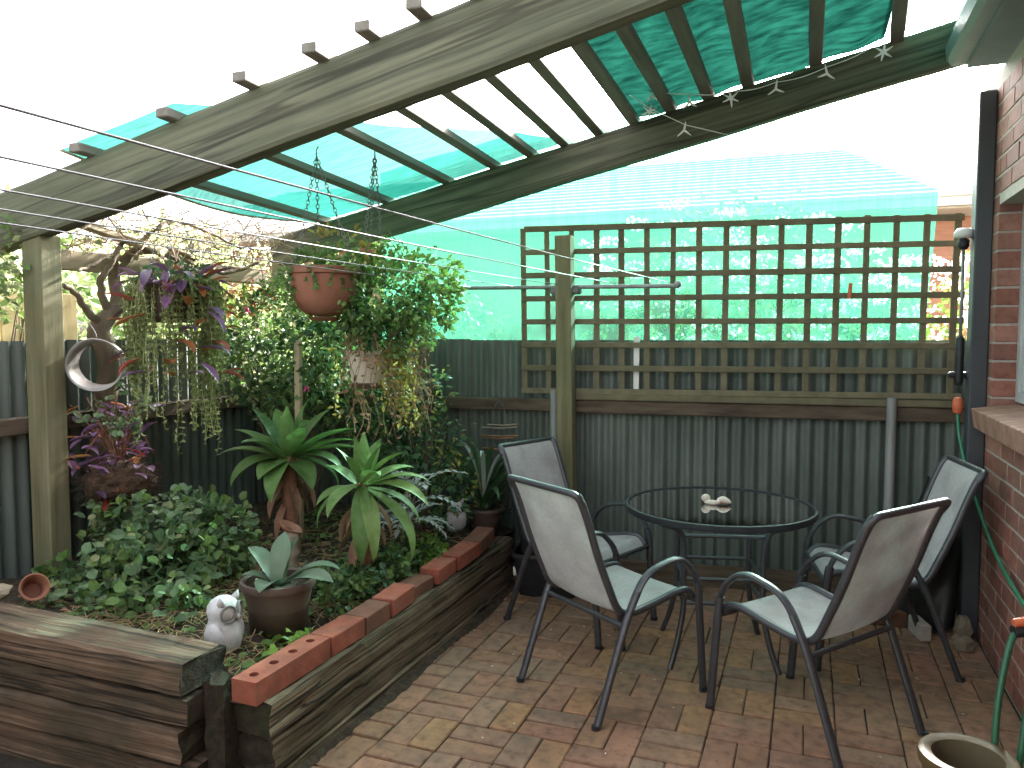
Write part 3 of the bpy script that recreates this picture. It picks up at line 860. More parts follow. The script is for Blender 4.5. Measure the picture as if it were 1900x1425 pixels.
# eave
hb(MB(), 0.66, 0.83, -3.0, 4.25, 2.745, 2.765).build('soffit', 'soffit', ho)
gu = MB(); gp = [(0.66, 2.88), (0.58, 2.88), (0.57, 2.85), (0.575, 2.785), (0.60, 2.765), (0.66, 2.765)]
vs = [Vector((x, yy, z)) - H0 for yy in (-3.0, 4.27) for (x, z) in gp]
gu.add(vs, [(i, i + 1, i + 7, i + 6) for i in range(5)] + [(0, 6, 11, 5), tuple(range(5, -1, -1)), tuple(range(6, 12))])
gu.build('gutter', 'gutter', ho)
rf = MB(); rf.add([Vector(p) - H0 for p in ((0.60, -3, 2.9), (5.2, -3, 4.9), (5.2, 4.27, 4.9), (0.60, 4.27, 2.9), (0.60, -3, 2.94), (5.2, -3, 4.94), (5.2, 4.27, 4.94), (0.60, 4.27, 2.94))],
                  [(0, 1, 2, 3), (7, 6, 5, 4), (0, 3, 7, 4), (3, 2, 6, 7)])
rf.build('roof', 'rooftile', ho)
hb(MB(), -6.0, 0.80, -1.9, -1.6, -0.05, 2.74).build('unseen_light_blocker', 'blocker_dark', ho)  # unseen wall added behind the camera to cut the light from there
hb(MB(), -6.0, 0.80, -1.598, -1.2, 2.745, 2.77).build('unseen_blocker_eave', 'soffit', ho)  # unseen eave added with the blocking wall
# dark post at the house corner
dp = MB().box((0, 0, 1.3), (0.075, 0.12, 2.72), 0.006).build('corner_post', 'darksteel', None, loc=(0.772, 4.40, 0))
tag(dp, 'slate grey square post standing at the corner of the brick house', 'post')

# ---- neighbour's house beyond the screen
nh = thing('neighbour_house', 'single storey house with glare-whitened tiled roof seen through the green screen', 'house', (-3.0, 11.0, 0))
def nb(mb, x0, x1, y0, y1, z0, z1): return mb.box(((x0 + x1) / 2, (y0 + y1) / 2, (z0 + z1) / 2), (x1 - x0, y1 - y0, z1 - z0))
nb(MB(), -7.0, 5.9, 0, 7, -0.06, 2.95).build('wall', 'nbwall', nh)
nb(MB(), -7.6, 6.4, -0.62, -0.5, 3.0, 3.16).build('fascia', 'fascia', nh)
nb(MB(), -7.6, 6.4, -0.5, 0, 2.985, 3.01).build('soffit', 'fascia', nh)
rt = MB()
rows = 16
for r in range(rows):
    a, b = r / rows, (r + 1) / rows
    y0, z0, y1, z1 = -0.65 + 4.2 * a, 3.13 + 1.5 * a, -0.65 + 4.2 * b, 3.13 + 1.5 * b
    rt.add([(-7.7, y0, z0 + .03), (6.5, y0, z0 + .03), (6.5, y1, z1), (-7.7, y1, z1), (-7.7, y0, z0 - .02), (6.5, y0, z0 - .02)], [(0, 1, 2, 3), (4, 5, 1, 0)])
rt.add([(-7.7, 3.55, 4.63), (6.5, 3.55, 4.63), (6.5, 7.7, 3.1), (-7.7, 7.7, 3.1)], [(0, 1, 2, 3)])
rt.add([(6.5, -0.65, 3.1), (6.5, 7.7, 3.1), (6.5, 3.55, 4.63)], [(0, 1, 2)])
rt.build('roof', 'rooftile', nh)
wq = nb(MB(), 3.1, 4.3, -0.04, 0.0, 1.0, 2.2).build('window', 'fascia', nh)
nb(MB(), 3.16, 4.24, -0.05, -0.042, 1.06, 2.14).build('pane', 'pane', wq)
# low brick wall of the neighbour
# ---- timber palings beyond the left fence
pf = thing('paling_fence', 'yellowish timber paling fence showing above the left corrugated fence', 'fence', (-3.72, 1.0, 0))
pmh = MB().box((0, 0, 0.86), (0.016, 0.098, 1.72), 0.002).mesh('paling', 'paling')
for i in range(20):
    put('paling', pmh, (R.uniform(-.004, .004), 0.11 * i, R.uniform(-.02, .02)), (0, 0, 0), pf)


# ================================================================== FURNITURE
def clean(mb):
    used = sorted({i for f in mb.f for i in f}); ix = {v: k for k, v in enumerate(used)}
    o = MB(); o.v = [mb.v[i] for i in used]; o.f = [tuple(ix[i] for i in f) for f in mb.f]
    return o


def make_chair(label, loc, rz):
    t = thing('patio_chair', label, 'chair', loc, rz, 'sling patio chairs round the glass table')
    HW = 0.252
    # outer frame: rear leg - arm - front leg in one bent flat tube, each side
    for s in (-1, 1):
        prof = [(0.0, 0.0), (0.15, 0.40), (0.245, 0.565), (0.44, 0.605), (0.545, 0.50), (0.588, 0.0)]
        pts = fillet([Vector((s * HW, a, b)) for a, b in prof], 0.075, 6)
        # split in rear leg, arm, front leg
        n1 = next(i for i, p in enumerate(pts) if p.z > 0.47)
        n2 = max(i for i, p in enumerate(pts) if p.z > 0.47)
        for nm, seg in (('leg', pts[:n1 + 1]), ('arm', pts[n1:n2 + 1]), ('leg', pts[n2:])):
            o = MB().tube(seg, 0.0185, 10, True, 0.62 if nm == 'arm' else 0.75, up=(0, 0, 1)).build(nm, 'chairframe', t, True, autosmooth=45)
            if nm == 'leg':
                z0 = seg[0] if seg[0].z < 0.01 else seg[-1]
                MB().tube([z0 + Vector((0, 0, 0.003)), z0 + Vector((0, 0, 0.02))], 0.019, 8).build('foot_cap', 'black', o, True, autosmooth=40)
    # sling frame
    path = [(-0.075, 0.905), (-0.055, 0.88), (-0.02, 0.80), (0.03, 0.66), (0.085, 0.53), (0.135, 0.432), (0.20, 0.405), (0.32, 0.418), (0.45, 0.442), (0.515, 0.44), (0.55, 0.405)]
    sp = spline([(0, a, b) for a, b in path], 5)
    for s in (-1, 1):
        MB().tube([p + Vector((s * 0.220, 0, 0)) for p in sp], 0.0155, 8).build('sling_rail', 'chairframe', t, True, autosmooth=50)
    top = fillet([(-0.228, -0.05, 0.868), (-0.222, -0.082, 0.91), (0.222, -0.082, 0.91), (0.228, -0.05, 0.868)], 0.03, 5)
    MB().tube(top, 0.0135, 8).build('top_bar', 'chairframe', t, True, autosmooth=50)
    MB().tube([(-HW, 0.14, 0.372), (HW, 0.14, 0.372)], 0.011, 8).build('stretcher', 'chairframe', t, True, autosmooth=50)
    MB().tube([(-HW, 0.555, 0.395), (HW, 0.555, 0.395)], 0.011, 8).build('stretcher', 'chairframe', t, True, autosmooth=50)
    # fabric
    sl = MB(); n = len(sp); W_ = 10
    for side in (0, 1):
        vs = []
        for i, p in enumerate(sp):
            d = (sp[min(i + 1, n - 1)] - sp[max(i - 1, 0)]).normalized()
            nr = Vector((0, -d.z, d.y)); 
            for j in range(W_ + 1):
                u = j / W_ * 2 - 1
                sag = -0.012 * (1 - u * u) * sin(pi * min(1, max(0, i / (n - 1))))
                vs.append(p + Vector((u * 0.213, 0, 0)) + nr * (sag - 0.0015 + 0.003 * side) * 1.0)
        fs = [(i * (W_ + 1) + j, i * (W_ + 1) + j + 1, (i + 1) * (W_ + 1) + j + 1, (i + 1) * (W_ + 1) + j) for i in range(n - 1) for j in range(W_)]
        if side == 0:
            sl.add(vs, fs)
    ns = sum(1 for p in sp if p.y < 0.137) 
    half = MB(); half.v = sl.v; half.f = [f for f in sl.f if max(f) // (W_ + 1) <= ns]
    half = clean(half)
    half.build('backrest', 'sling', t, True)
    half2 = MB(); half2.v = sl.v; half2.f = [f for f in sl.f if max(f) // (W_ + 1) > ns]
    half2 = clean(half2)
    half2.build('seat', 'sling', t, True)
    return t


def face(fx, fy): return math.atan2(-fx, fy)
ch1 = make_chair('grey sling chair nearest the garden bed with its back to the viewer', (-0.93, 2.95, 0), face(0.575, 0.818))
dup(ch1, (0.283, 2.995, 0), face(-0.81, 0.586), 'grey sling chair in front with its back turned to the brick wall')
dup(ch1, (-1.371, 4.0, 0), face(0.936, -0.35), 'grey sling chair in the far left corner beside the clothes line post')
dup(ch1, (0.600, 4.02, 0), face(-0.985, -0.17), 'grey sling chair at the far right against the dark corner post')

# ---- round glass table
TC = Vector((-0.38, 3.735, 0))
tb = thing('glass_table', 'round glass topped patio table with dark metal frame', 'table', TC)
ZT = 0.705; RT = 0.432
rim = [(RT * cos(2 * pi * i / 64), RT * sin(2 * pi * i / 64)) for i in range(65)]
rm = MB(); rm.lathe([(RT - 0.018, ZT - 0.028), (RT + 0.002, ZT - 0.028), (RT + 0.006, ZT - 0.016), (RT + 0.003, ZT + 0.0), (RT - 0.004, ZT + 0.003), (RT - 0.010, ZT + 0.001), (RT - 0.012, ZT - 0.004), (RT - 0.018, ZT - 0.028)], 72)
rm.build('rim', 'darkframe', tb, True, autosmooth=50)
MB().lathe([(0.0005, ZT - 0.004), (RT - 0.018, ZT - 0.004)], 72).build('glass_top', 'glass', tb)
ta = radians(14)
for k in range(4):
    a = ta + pi / 4 + k * pi / 2
    e = Vector((cos(a), sin(a), 0))
    leg = fillet([e * 0.405 + Vector((0, 0, ZT - 0.03)), e * 0.275 + Vector((0, 0, 0.63)), e * 0.245 + Vector((0, 0, 0.55)), e * 0.245 + Vector((0, 0, 0.25)), e * 0.29 + Vector((0, 0, 0.10)), e * 0.335 + Vector((0, 0, 0.0))], 0.06, 5)
    MB().tube(leg, 0.0135, 9).build('leg', 'chairframe', tb, True, autosmooth=50)
    MB().ball(e * 0.262 + Vector((0, 0, 0.60)), 0.009, 8, 6).build('bolt', 'steel', tb, True)
def rr(rad, z):
    return fillet([Vector((cos(ta + pi / 4 + k * pi / 2), sin(ta + pi / 4 + k * pi / 2), 0)) * rad + Vector((0, 0, z)) for k in (0, 1, 2, 3, 0)], 0.03, 3)
MB().tube(rr(0.262, 0.60), 0.009, 8).build('upper_ring', 'chairframe', tb, True, autosmooth=50)
MB().tube(rr(0.25, 0.40), 0.009, 8).build('shelf_ring', 'chairframe', tb, True, autosmooth=50)
MB().tube(rr(0.25, 0.29), 0.009, 8).build('lower_ring', 'chairframe', tb, True, autosmooth=50)
# shell ornament
so = thing('shell_ornament', 'small cream and brown shell ornament on the glass table', 'ornament', TC + Vector((-0.01, 0.02, ZT)))
MB().ball((-0.052, 0, 0.022), 0.022, 12, 8, (1, 0.9, 0.9)).build('shell', 'shell', so, True)
MB().tube(spline([(-0.055, -0.005, 0.008), (-0.02, -0.02, 0.006), (0.015, -0.012, 0.008)], 4), [0.010, .012, .013, .013, .014, .013, .011, .010, .006], 8).build('shell', 'shell', so, True)
MB().tube(spline([(0.0, 0.0, 0.012), (0.03, 0.004, 0.018), (0.065, -0.004, 0.008)], 4), [0.006, .012, .015, .017, .017, .015, .012, .008, .003], 8).build('shell', 'shell', so, True)
MB().box((0.0, -0.004, 0.005), (0.11, 0.03, 0.008), 0.003).build('base', 'shellbrown', so)

# ================================================================== RAISED BED EDGE
def sleeper(p0, p1, wd, ht, m, parent, seed):
    """Old timber sleeper: subdivided bar with worn, uneven faces and split edges."""
    rs = random.Random(seed)
    p0, p1 = Vector(p0), Vector(p1); d = (p1 - p0); L_ = d.length; d.normalize()
    side = d.cross(Vector((0, 0, 1))).normalized(); up = side.cross(d)
    n = max(6, int(L_ / 0.05)); ring = []
    prof = [(-.5, -.5), (-.5, -.17), (-.5, .2), (-.5, .44), (-.43, .5), (-.15, .5), (.2, .5), (.43, .5), (.5, .43), (.5, .15), (.5, -.2), (.5, -.5)]
    ph = [rs.uniform(0, 6) for _ in prof]
    vs = []; k = len(prof)
    for i in range(n + 1):
        t = L_ * i / n
        for j, (a, b) in enumerate(prof):
            w1 = 0.006 * sin(t * 5 + ph[j]) + 0.004 * sin(t * 17 + 2 * ph[j]) + rs.uniform(-.003, .003)
            e = 0.0
            if i in (0, n): e = rs.uniform(-.012, .006)
            sx = 1 - 2.0 * abs(w1) * (1 if abs(a) > .4 else 0); sz = 1 - 2.2 * abs(w1) * (1 if b > .4 else 0)
            vs.append(p0 + d * (t + (e if i == n else -e)) + side * (a * wd * sx + w1 * .5) + up * (b * ht * sz + (w1 * .6 if b > .4 else 0)))
    fs = [(i * k + j, i * k + (j + 1) % k, (i + 1) * k + (j + 1) % k, (i + 1) * k + j) for i in range(n) for j in range(k)]
    fs += [tuple(reversed(range(k))), tuple(n * k + j for j in range(k))]
    mb = MB(); mb.add(vs, fs)
    o = mb.build('sleeper', m, parent)
    o.data.materials.append(M['rotten_shaded'])
    for q in o.data.polygons[-2:]: q.material_index = 1
    return o


be = thing('garden_bed_edging', 'raised garden bed wall of weathered timber sleepers', 'bed wall', (-1.75, 1.95, 0))
B0 = Vector((-1.75, 1.95, 0))
zz = [(-0.03, 0.114), (0.127, 0.238), (0.252, 0.340), (0.354, 0.455)]
for i, (a, b) in enumerate(zz):
    yc = 1.985 + (0.012, -0.004, 0.006, -0.006)[i]
    sleeper(Vector((-3.46, yc, (a + b) / 2 + (0.022 if i == 3 else 0))) - B0, Vector((-1.835 + (0.03, -.01, .015, 0)[i], yc, (a + b) / 2)) - B0, 0.20, b - a, 'sleeperX', be, 5 + i)
for i, (a, b) in enumerate([(-0.03, 0.045), (0.057, 0.168), (0.184, 0.30)]):
    xc = -1.682 + (0.004, -.004, 0.0)[i]
    sleeper(Vector((xc, 2.03 + (0.0, .012, 0.0)[i], (a + b) / 2)) - B0, Vector((xc, 4.28, (a + b) / 2)) - B0, 0.142, b - a, 'sleeperY', be, 15 + i)
st = MB(); n = 18; lev = 14; vs = []
for i in range(lev + 1):
    z = -0.02 + 0.385 * i / lev
    for j in range(n):
        a = 2 * pi * j / n; k = (abs(cos(a)) ** 5 + abs(sin(a)) ** 5) ** (-1 / 5)
        k *= 1 - 0.10 * (1 + sin(5 * a + 9 * z)) * (0.5 + z) + R.uniform(-.09, .05)
        vs.append(Vector((-1.792 + 0.046 * k * cos(a), 2.03 + 0.075 * k * sin(a), z + (R.uniform(-.045, .02) if i == lev else R.uniform(-.006, .006)))) - B0)
st.add(vs, [(i * n + j, i * n + (j + 1) % n, (i + 1) * n + (j + 1) % n, (i + 1) * n + j) for i in range(lev) for j in range(n)] + [tuple(lev * n + j for j in range(n))])
st.build('rotten_post_gap_shade', 'rotten_shaded', be)  # decayed post; its near-black colour stands for the hollow gap's shade too

# loose bricks on the sleeper
def holed_brick(L_, W_, H_):
    """Extruded brick with four round holes along its top."""
    mb = MB(); hs = 4; seg = 10; r = 0.017
    cell = L_ / hs
    for h in range(hs):
        y0 = -L_ / 2 + h * cell; cy = y0 + cell / 2
        for (zc_, flip) in ((H_ / 2, False), (-H_ / 2, True)):
            outer = []
            for j in range(seg):
                a = 2 * pi * (j + .5) / seg
                dx, dy = cos(a), sin(a)
                k = min(W_ / 2 / max(abs(dx), 1e-6), cell / 2 / max(abs(dy), 1e-6))
                outer.append((dx * k, cy + dy * k, zc_))
            corners = [(W_ / 2, cy + cell / 2, zc_), (-W_ / 2, cy + cell / 2, zc_), (-W_ / 2, cy - cell / 2, zc_), (W_ / 2, cy - cell / 2, zc_)]
            inner = [(r * cos(2 * pi * (j + .5) / seg), cy + r * sin(2 * pi * (j + .5) / seg), zc_) for j in range(seg)]
            fs = []
            for j in range(seg):
                j2 = (j + 1) % seg
                a1, a2 = outer[j], outer[j2]
                q = [seg + j, j, j2, seg + j2]
                if abs(abs(a1[0]) - W_ / 2) < 1e-6 and abs(abs(a2[0]) - W_ / 2) > 1e-6 or abs(abs(a1[0]) - W_ / 2) > 1e-6 and abs(abs(a2[0]) - W_ / 2) < 1e-6:
                    ci = [c for c in range(4) if corners[c][0] * (a1[0] + a2[0]) > 0 and (corners[c][1] - cy) * ((a1[1] - cy) + (a2[1] - cy)) > 0][0]
                    q = [seg + j, j, 2 * seg + ci, j2, seg + j2]
                fs.append(tuple(reversed(q)) if flip else tuple(q))
            mb.add(outer + inner + corners, fs)
        ring = [(r * cos(2 * pi * (j + .5) / seg), cy + r * sin(2 * pi * (j + .5) / seg), z) for z in (-H_ / 2, H_ / 2) for j in range(seg)]
        mb.add(ring, [(j, seg + j, seg + (j + 1) % seg, (j + 1) % seg) for j in range(seg)])
    for s in (-1, 1):
        q = [(s * W_ / 2, -L_ / 2, -H_ / 2), (s * W_ / 2, L_ / 2, -H_ / 2), (s * W_ / 2, L_ / 2, H_ / 2), (s * W_ / 2, -L_ / 2, H_ / 2)]
        mb.add(q, [(0, 1, 2, 3) if s > 0 else (3, 2, 1, 0)])
        q = [(-W_ / 2, s * L_ / 2, -H_ / 2), (W_ / 2, s * L_ / 2, -H_ / 2), (W_ / 2, s * L_ / 2, H_ / 2), (-W_ / 2, s * L_ / 2, H_ / 2)]
        mb.add(q, [(3, 2, 1, 0) if s > 0 else (0, 1, 2, 3)])
    return mb


GB = 'bricks laid along the sleeper edge of the garden bed'
hb_ = holed_brick(0.40, 0.100, 0.078)
o = hb_.build('edging_brick', 'redbrick', None, loc=(-1.686, 2.200, 0.343)); o.rotation_euler = (0.01, 0, -0.03)
tag(o, 'long red brick with four holes at the near corner of the bed', 'brick', GB)
for (y0, y1, dx, dz, rz_, rx_, m, lab) in (
        (2.415, 2.640, 0.0, 0.0, -0.02, 0.0, 'redbrick', 'second red brick from the near corner of the bed edge'),
        (2.650, 2.845, 0.0, -0.004, 0.0, 0.0, 'dullbrick', 'third brick from the near corner, dull and weathered'),
        (2.850, 3.055, 0.006, 0.004, 0.03, 0.02, 'redbrick', 'fourth brick from the near corner, red with a clean end'),
        (3.075, 3.290, -0.02, -0.022, 0.0, 0.0, 'dullbrick', 'brown mossy brick sunk low midway along the bed edge'),
        (3.300, 3.510, 0.0, 0.004, 0.05, 0.0, 'redbrick', 'third brick from the far end of the bed edge'),
        (3.525, 3.765, 0.012, 0.016, -0.04, 0.06, 'redbrick', 'second brick from the far end, tipped up slightly'),
        (3.790, 4.020, 0.004, 0.030, 0.06, 0.10, 'dullbrick', 'brick at the far end of the bed edge near the black tubs')):
    o = MB().box((0, 0, 0), (0.105, y1 - y0, 0.076), 0.004, jit=0.001).build('edging_brick', m, None, loc=(-1.682 + dx, (y0 + y1) / 2, 0.340 + dz))
    o.rotation_euler = (rx_, 0, rz_); tag(o, lab, 'brick', GB)

# ================================================================== SMALL THINGS
# ---- white owl
ow = thing('owl_statue', 'white cement owl statue standing beside the brown pot', 'statue', (-1.975, 2.235, soil_z(-1.975, 2.235) - 0.003), radians(92))
bo = MB()
prof = [(0.002, 0.0), (0.05, 0.0), (0.062, 0.012), (0.070, 0.04), (0.070, 0.07), (0.062, 0.10), (0.054, 0.118), (0.056, 0.132), (0.061, 0.15), (0.058, 0.172), (0.045, 0.19), (0.025, 0.20), (0.002, 0.203)]
bo.lathe([(a, b) for a, b in prof], 28, Matrix.Diagonal((1, 0.9, 1, 1)))
bo.build('body', 'pottery', ow, True)
for s in (-1, 1):
    e = Matrix.Translation((s * 0.028, -0.044, 0.150)) @ Matrix.Rotation(s * radians(26), 4, 'Z') @ Matrix.Rotation(radians(88), 4, 'X')
    MB().lathe([(0.029, -0.006), (0.033, 0.004), (0.030, 0.010), (0.026, 0.006), (0.025, 0.001)], 22, e).build('eye_ring', 'ring', ow, True)
    q = MB().lathe([(0.001, 0.007), (0.012, 0.0065), (0.024, 0.003), (0.026, 0.0)], 22, e).build('eye', 'eye', ow, True)
    MB().tube([Vector((s * 0.034, -0.02, 0.183)), Vector((s * 0.044, -0.025, 0.200)), Vector((s * 0.050, -0.028, 0.214))], [0.018, 0.010, 0.001], 8).build('ear_tuft', 'pottery', ow, True)
    MB().ball((s * 0.058, -0.004, 0.066), 0.05, 14, 10, (0.36, 0.82, 1.05)).build('wing', 'pottery', ow, True)
MB().tube([(0, -0.052, 0.146), (0, -0.068, 0.136), (0, -0.066, 0.122)], [0.008, 0.007, 0.001], 8).build('beak', 'pottery', ow, True)


def pot(name, label, loc, r0, r1, h, m, lip=0.012, soil=0.03, wall=0.008, inm=None, fill=True, group=None):
    t = thing(name, label, 'pot', loc, 0, group)
    MB().lathe([(0.001, 0.0), (r0, 0.0), (r0 + (r1 - r0) * 0.5, h * 0.5), (r1, h * 0.87), (r1 + lip, h * 0.88), (r1 + lip * 1.25, h * 0.94), (r1 + lip, h), (r1, h + 0.002), (r1 - wall, h - 0.004)], 36).build('pot_body', m, t, True, autosmooth=60)
    MB().lathe([(r1 - wall, h - 0.004), (r1 - wall * 1.4, h * 0.8), (r0 - wall + 0.02, h * 0.1), (0.001, h * 0.08)], 36).build('inner_wall', inm or m, t, True)
    if fill:
        MB().lathe([(0.001, h - soil + 0.004), (r1 * 0.5, h - soil + 0.007), (r1 - wall * 1.2, h - soil)], 30).build('potting_soil', 'soil', t, True)
    return t


PC = Vector((-1.935, 2.500, soil_z(-1.935, 2.5) - 0.01))
bp = pot('brown_pot', 'brown plastic pot of broad grey green leaves behind the owl', PC, 0.098, 0.132, 0.235, 'brownpot')
for (az, el, L_, W_, cv, tw) in ((100, 78, .17, .075, -.3, .2), (60, 70, .16, .075, -.3, -.2), (160, 46, .20, .07, -1.0, .1), (20, 38, .21, .07, -1.3, 0), (-12, 30, .25, .06, -1.0, .5),
                                 (-75, 35, .15, .075, -1.4, 0), (215, 40, .12, .06, -1.0, 0), (-40, 25, .12, .06, -1.2, .2)):
    MB().strap((0, 0, 0.195), radians(az), radians(el), L_ * 1.3, W_ * 1.12, cv, 9, 0.16, 2.6, 0.4, tw).build('leaf', 'potleaf', bp, True)
MB().tube([(-0.055, -0.06, 0.19), (-0.052, -0.062, 0.245)], 0.006, 8).build('plant_label', 'white', bp, True)

op = pot('olive_pot', 'empty olive glazed pot standing on the paving at the front', (0.462, 2.55, 0.0), 0.115, 0.118, 0.27, 'olive', 0.012, wall=0.022, inm='oliveins', fill=False)

# lying terracotta pot and stone on the bed wall
lt = thing('small_terracotta_pot', 'small terracotta pot lying on its side by the pergola post', 'pot', (-2.86, 2.16, 0.468))
mt = Matrix.Translation((0.02, 0.0, 0.035)) @ Matrix.Rotation(radians(62), 4, 'Y') @ Matrix.Rotation(radians(25), 4, 'X')
MB().lathe([(0.001, -0.07), (0.03, -0.07), (0.045, 0.0), (0.052, 0.0), (0.054, 0.022), (0.049, 0.023), (0.043, 0.015), (0.03, -0.055), (0.001, -0.055)], 24, mt).build('pot_body', 'terra', lt, True, autosmooth=50)
rk = MB().ball((0, 0, 0.03), 0.055, 9, 6, (1.15, 0.8, 0.62)); rk.v = [tuple(Vector(p) + Vector((R.uniform(-.009, .009), R.uniform(-.009, .009), R.uniform(-.006, .006)))) for p in rk.v]
tag(rk.build('stone', 'stone', None, loc=(-2.96, 2.10, 0.462)), 'pale angular stone beside the small terracotta pot', 'stone')

# ---- white round owl pot near the far end of the bed
o2 = thing('white_ornament', 'round whitish owl ornament near the far end of the bed', 'ornament', (-1.875, 4.03, 0.375), radians(30))
MB().lathe([(0.001, 0), (0.035, 0), (0.055, 0.03), (0.062, 0.065), (0.056, 0.10), (0.046, 0.115), (0.05, 0.13), (0.044, 0.155), (0.028, 0.17), (0.001, 0.176)], 24).build('body', 'pottery', o2, True)
for s in (-1, 1):
    MB().tube([(s * .026, -.008, .155), (s * .036, -.012, .175), (s * .042, -.014, .192)], [.014, .008, .001], 8).build('ear_tuft', 'pottery', o2, True)
    MB().lathe([(0.012, 0), (0.017, 0.004), (0.012, 0.006)], 16, Matrix.Translation((s * 0.02, -0.046, 0.135)) @ Matrix.Rotation(s * radians(20), 4, 'Z') @ Matrix.Rotation(radians(90), 4, 'X')).build('eye_ring', 'ring', o2, True)

# ---- galvanised bucket ring hung beside the post
bu = thing('galvanised_bucket', 'bottomless galvanised bucket hung sideways beside the pergola post', 'bucket', (-3.165, 2.78, 1.36))
mx = Matrix.Rotation(radians(-52), 4, 'Z') @ Matrix.Rotation(radians(-4), 4, 'X') @ Matrix.Rotation(radians(90), 4, 'Y')
MB().lathe([(0.108, -0.10), (0.118, 0.075), (0.124, 0.082), (0.122, 0.090), (0.116, 0.086), (0.113, 0.07), (0.103, -0.10), (0.108, -0.10)], 40, mx).build('side', 'galv', bu, True, autosmooth=50)
MB().tube(spline([(0, 0, 0.12), (-0.05, 0.02, 0.17), (-0.13, 0.06, 0.20)], 5), 0.003, 6).build('hanging_wire', 'wire', bu, True)

# ---- hanging cane ladder
cn = thing('cane_hanging', 'hanging ladder of orange and pale canes on the back fence', 'ornament', fence_pt(-1.80, 0.07, 1.05))
for i, (z, L_, m, dx) in enumerate(((-0.105, 0.20, 'canepale', 0.02), (-0.125, 0.24, 'canepale', -0.005), (-0.175, 0.25, 'cane', 0.0), (-0.19, 0.23, 'cane', -0.01), (-0.255, 0.235, 'cane', 0.0), (-0.262, 0.22, 'cane', 0.01))):
    MB().tube([(dx - L_ / 2, 0.01 * (i % 2), z - 0.004), (dx, 0.01 * (i % 2), z - 0.006), (dx + L_ / 2, 0.01 * (i % 2), z + 0.006)], 0.0045, 6).build('cane', m, cn, True)
for s in (-1, 1):
    MB().tube(spline([(0, 0, 0.03), (s * 0.03, 0, 0.0), (s * 0.055, 0, -0.10), (s * 0.055, 0, -0.27)], 4), 0.0018, 5).build('cord', 'wire', cn, True)
MB().tube(spline([(-0.03, 0, 0.0), (-0.015, 0, 0.035), (0.015, 0, 0.035), (0.03, 0, 0.0)], 4), 0.0022, 5).build('cord', 'wire', cn, True)

# ---- black tubs in the left far corner
def tub(loc, w0, w1, h, rz_, label):
    t = thing('black_tub', label, 'tub', loc, rz_, 'black tubs at the end of the garden bed')
    n = 24
    def ringp(wd, z):
        out = []
        for j in range(n):
            a = 2 * pi * j / n; k = (abs(cos(a)) ** 6 + abs(sin(a)) ** 6) ** (-1 / 6)
            out.append(Vector((cos(a) * k * wd / 2, sin(a) * k * wd / 2 * 0.8, z)))
        return out
    m = MB(); lv = [(w0, 0), (w0 + (w1 - w0) * .9, h * .88), (w1 + .02, h * .89), (w1 + .025, h * .97), (w1 + .01, h), (w1 - .02, h - .005), (w0 - .03, 0.02)]
    vs = [p for (a, b) in lv for p in ringp(a, b)]
    fs = [(i * n + j, i * n + (j + 1) % n, (i + 1) * n + (j + 1) % n, (i + 1) * n + j) for i in range(len(lv) - 1) for j in range(n)]
    fs.append(tuple(range((len(lv) - 1) * n, len(lv) * n)))
    m.add(vs, fs); m.build('tub_body', 'black', t, True, autosmooth=45)
    for s in (-1, 1):
        MB().tube(fillet([(s * (w1 / 2 + .01), -.05, h * .9), (s * (w1 / 2 + .04), -.05, h * .9), (s * (w1 / 2 + .04), .05, h * .9), (s * (w1 / 2 + .01), .05, h * .9)], .015, 3), .007, 6).build('handle', 'black', t, True)
    return t
tub((-1.395, 4.29, 0.0), 0.33, 0.40, 0.25, 0.1, 'lower black plastic tub on the paving behind the far left chair')
tub((-1.395, 4.29, 0.246), 0.31, 0.38, 0.25, 0.22, 'upper black plastic tub stacked on another behind the far left chair')

# ---- black plastic sheet bundled in the right corner
def bagpt(u, v):
    a = -0.35 + u * 2.6
    r = 0.19 * (1 - 0.35 * v) * (1 + 0.13 * sin(9 * u + 4 * v) + 0.08 * sin(17 * u - 6 * v))
    return Vector((0.60 + 0.10 * v - r * cos(a) * 0.95, 4.50 - r * sin(a) * 0.95 + .02 * v, 0.03 + 0.72 * v + 0.02 * sin(8 * u)))
bgm = sheet(bagpt, 40, 24).build('black_sheet', 'bag', None, True)
tag(bgm, 'bundle of black plastic sheet standing in the corner behind the far right chair', 'plastic sheet')
for (x, y, r, sc_, m, nm, lab) in ((0.715, 4.16, 0.055, (1.0, .8, .75), 'stone', 'stone', 'tan broken stone at the foot of the brick wall corner'),
                                  (0.735, 4.27, 0.06, (.7, .8, 1.2), 'stone', 'stone', 'upright tan stone leaning in the corner behind the post')):
    rk = MB().ball((0, 0, r * sc_[2] * .9), r, 8, 6, sc_); rk.v = [tuple(Vector(p) + Vector((R.uniform(-.009, .009), R.uniform(-.009, .009), R.uniform(-.007, .007)))) for p in rk.v]
    tag(rk.build(nm, m, None, loc=(x, y, 0.0)), lab, 'stone')
o = MB().box((0, 0, 0.04), (0.05, 0.16, 0.08), 0.004, jit=.001).build('loose_brick', 'mortar', None, loc=(0.545, 4.28, 0.004)); o.rotation_euler = (0, 0, 0.25)
tag(o, 'pale half brick on the paving beside the black plastic sheet', 'brick')
o = MB().box((0, 0, 0.038), (0.23, 0.11, 0.076), 0.004, jit=.001).build('loose_brick', 'dullbrick', None, loc=(0.38, 4.42, 0.004)); o.rotation_euler = (0, 0, 0.05)
tag(o, 'brown brick lying against the foot of the back fence', 'brick')

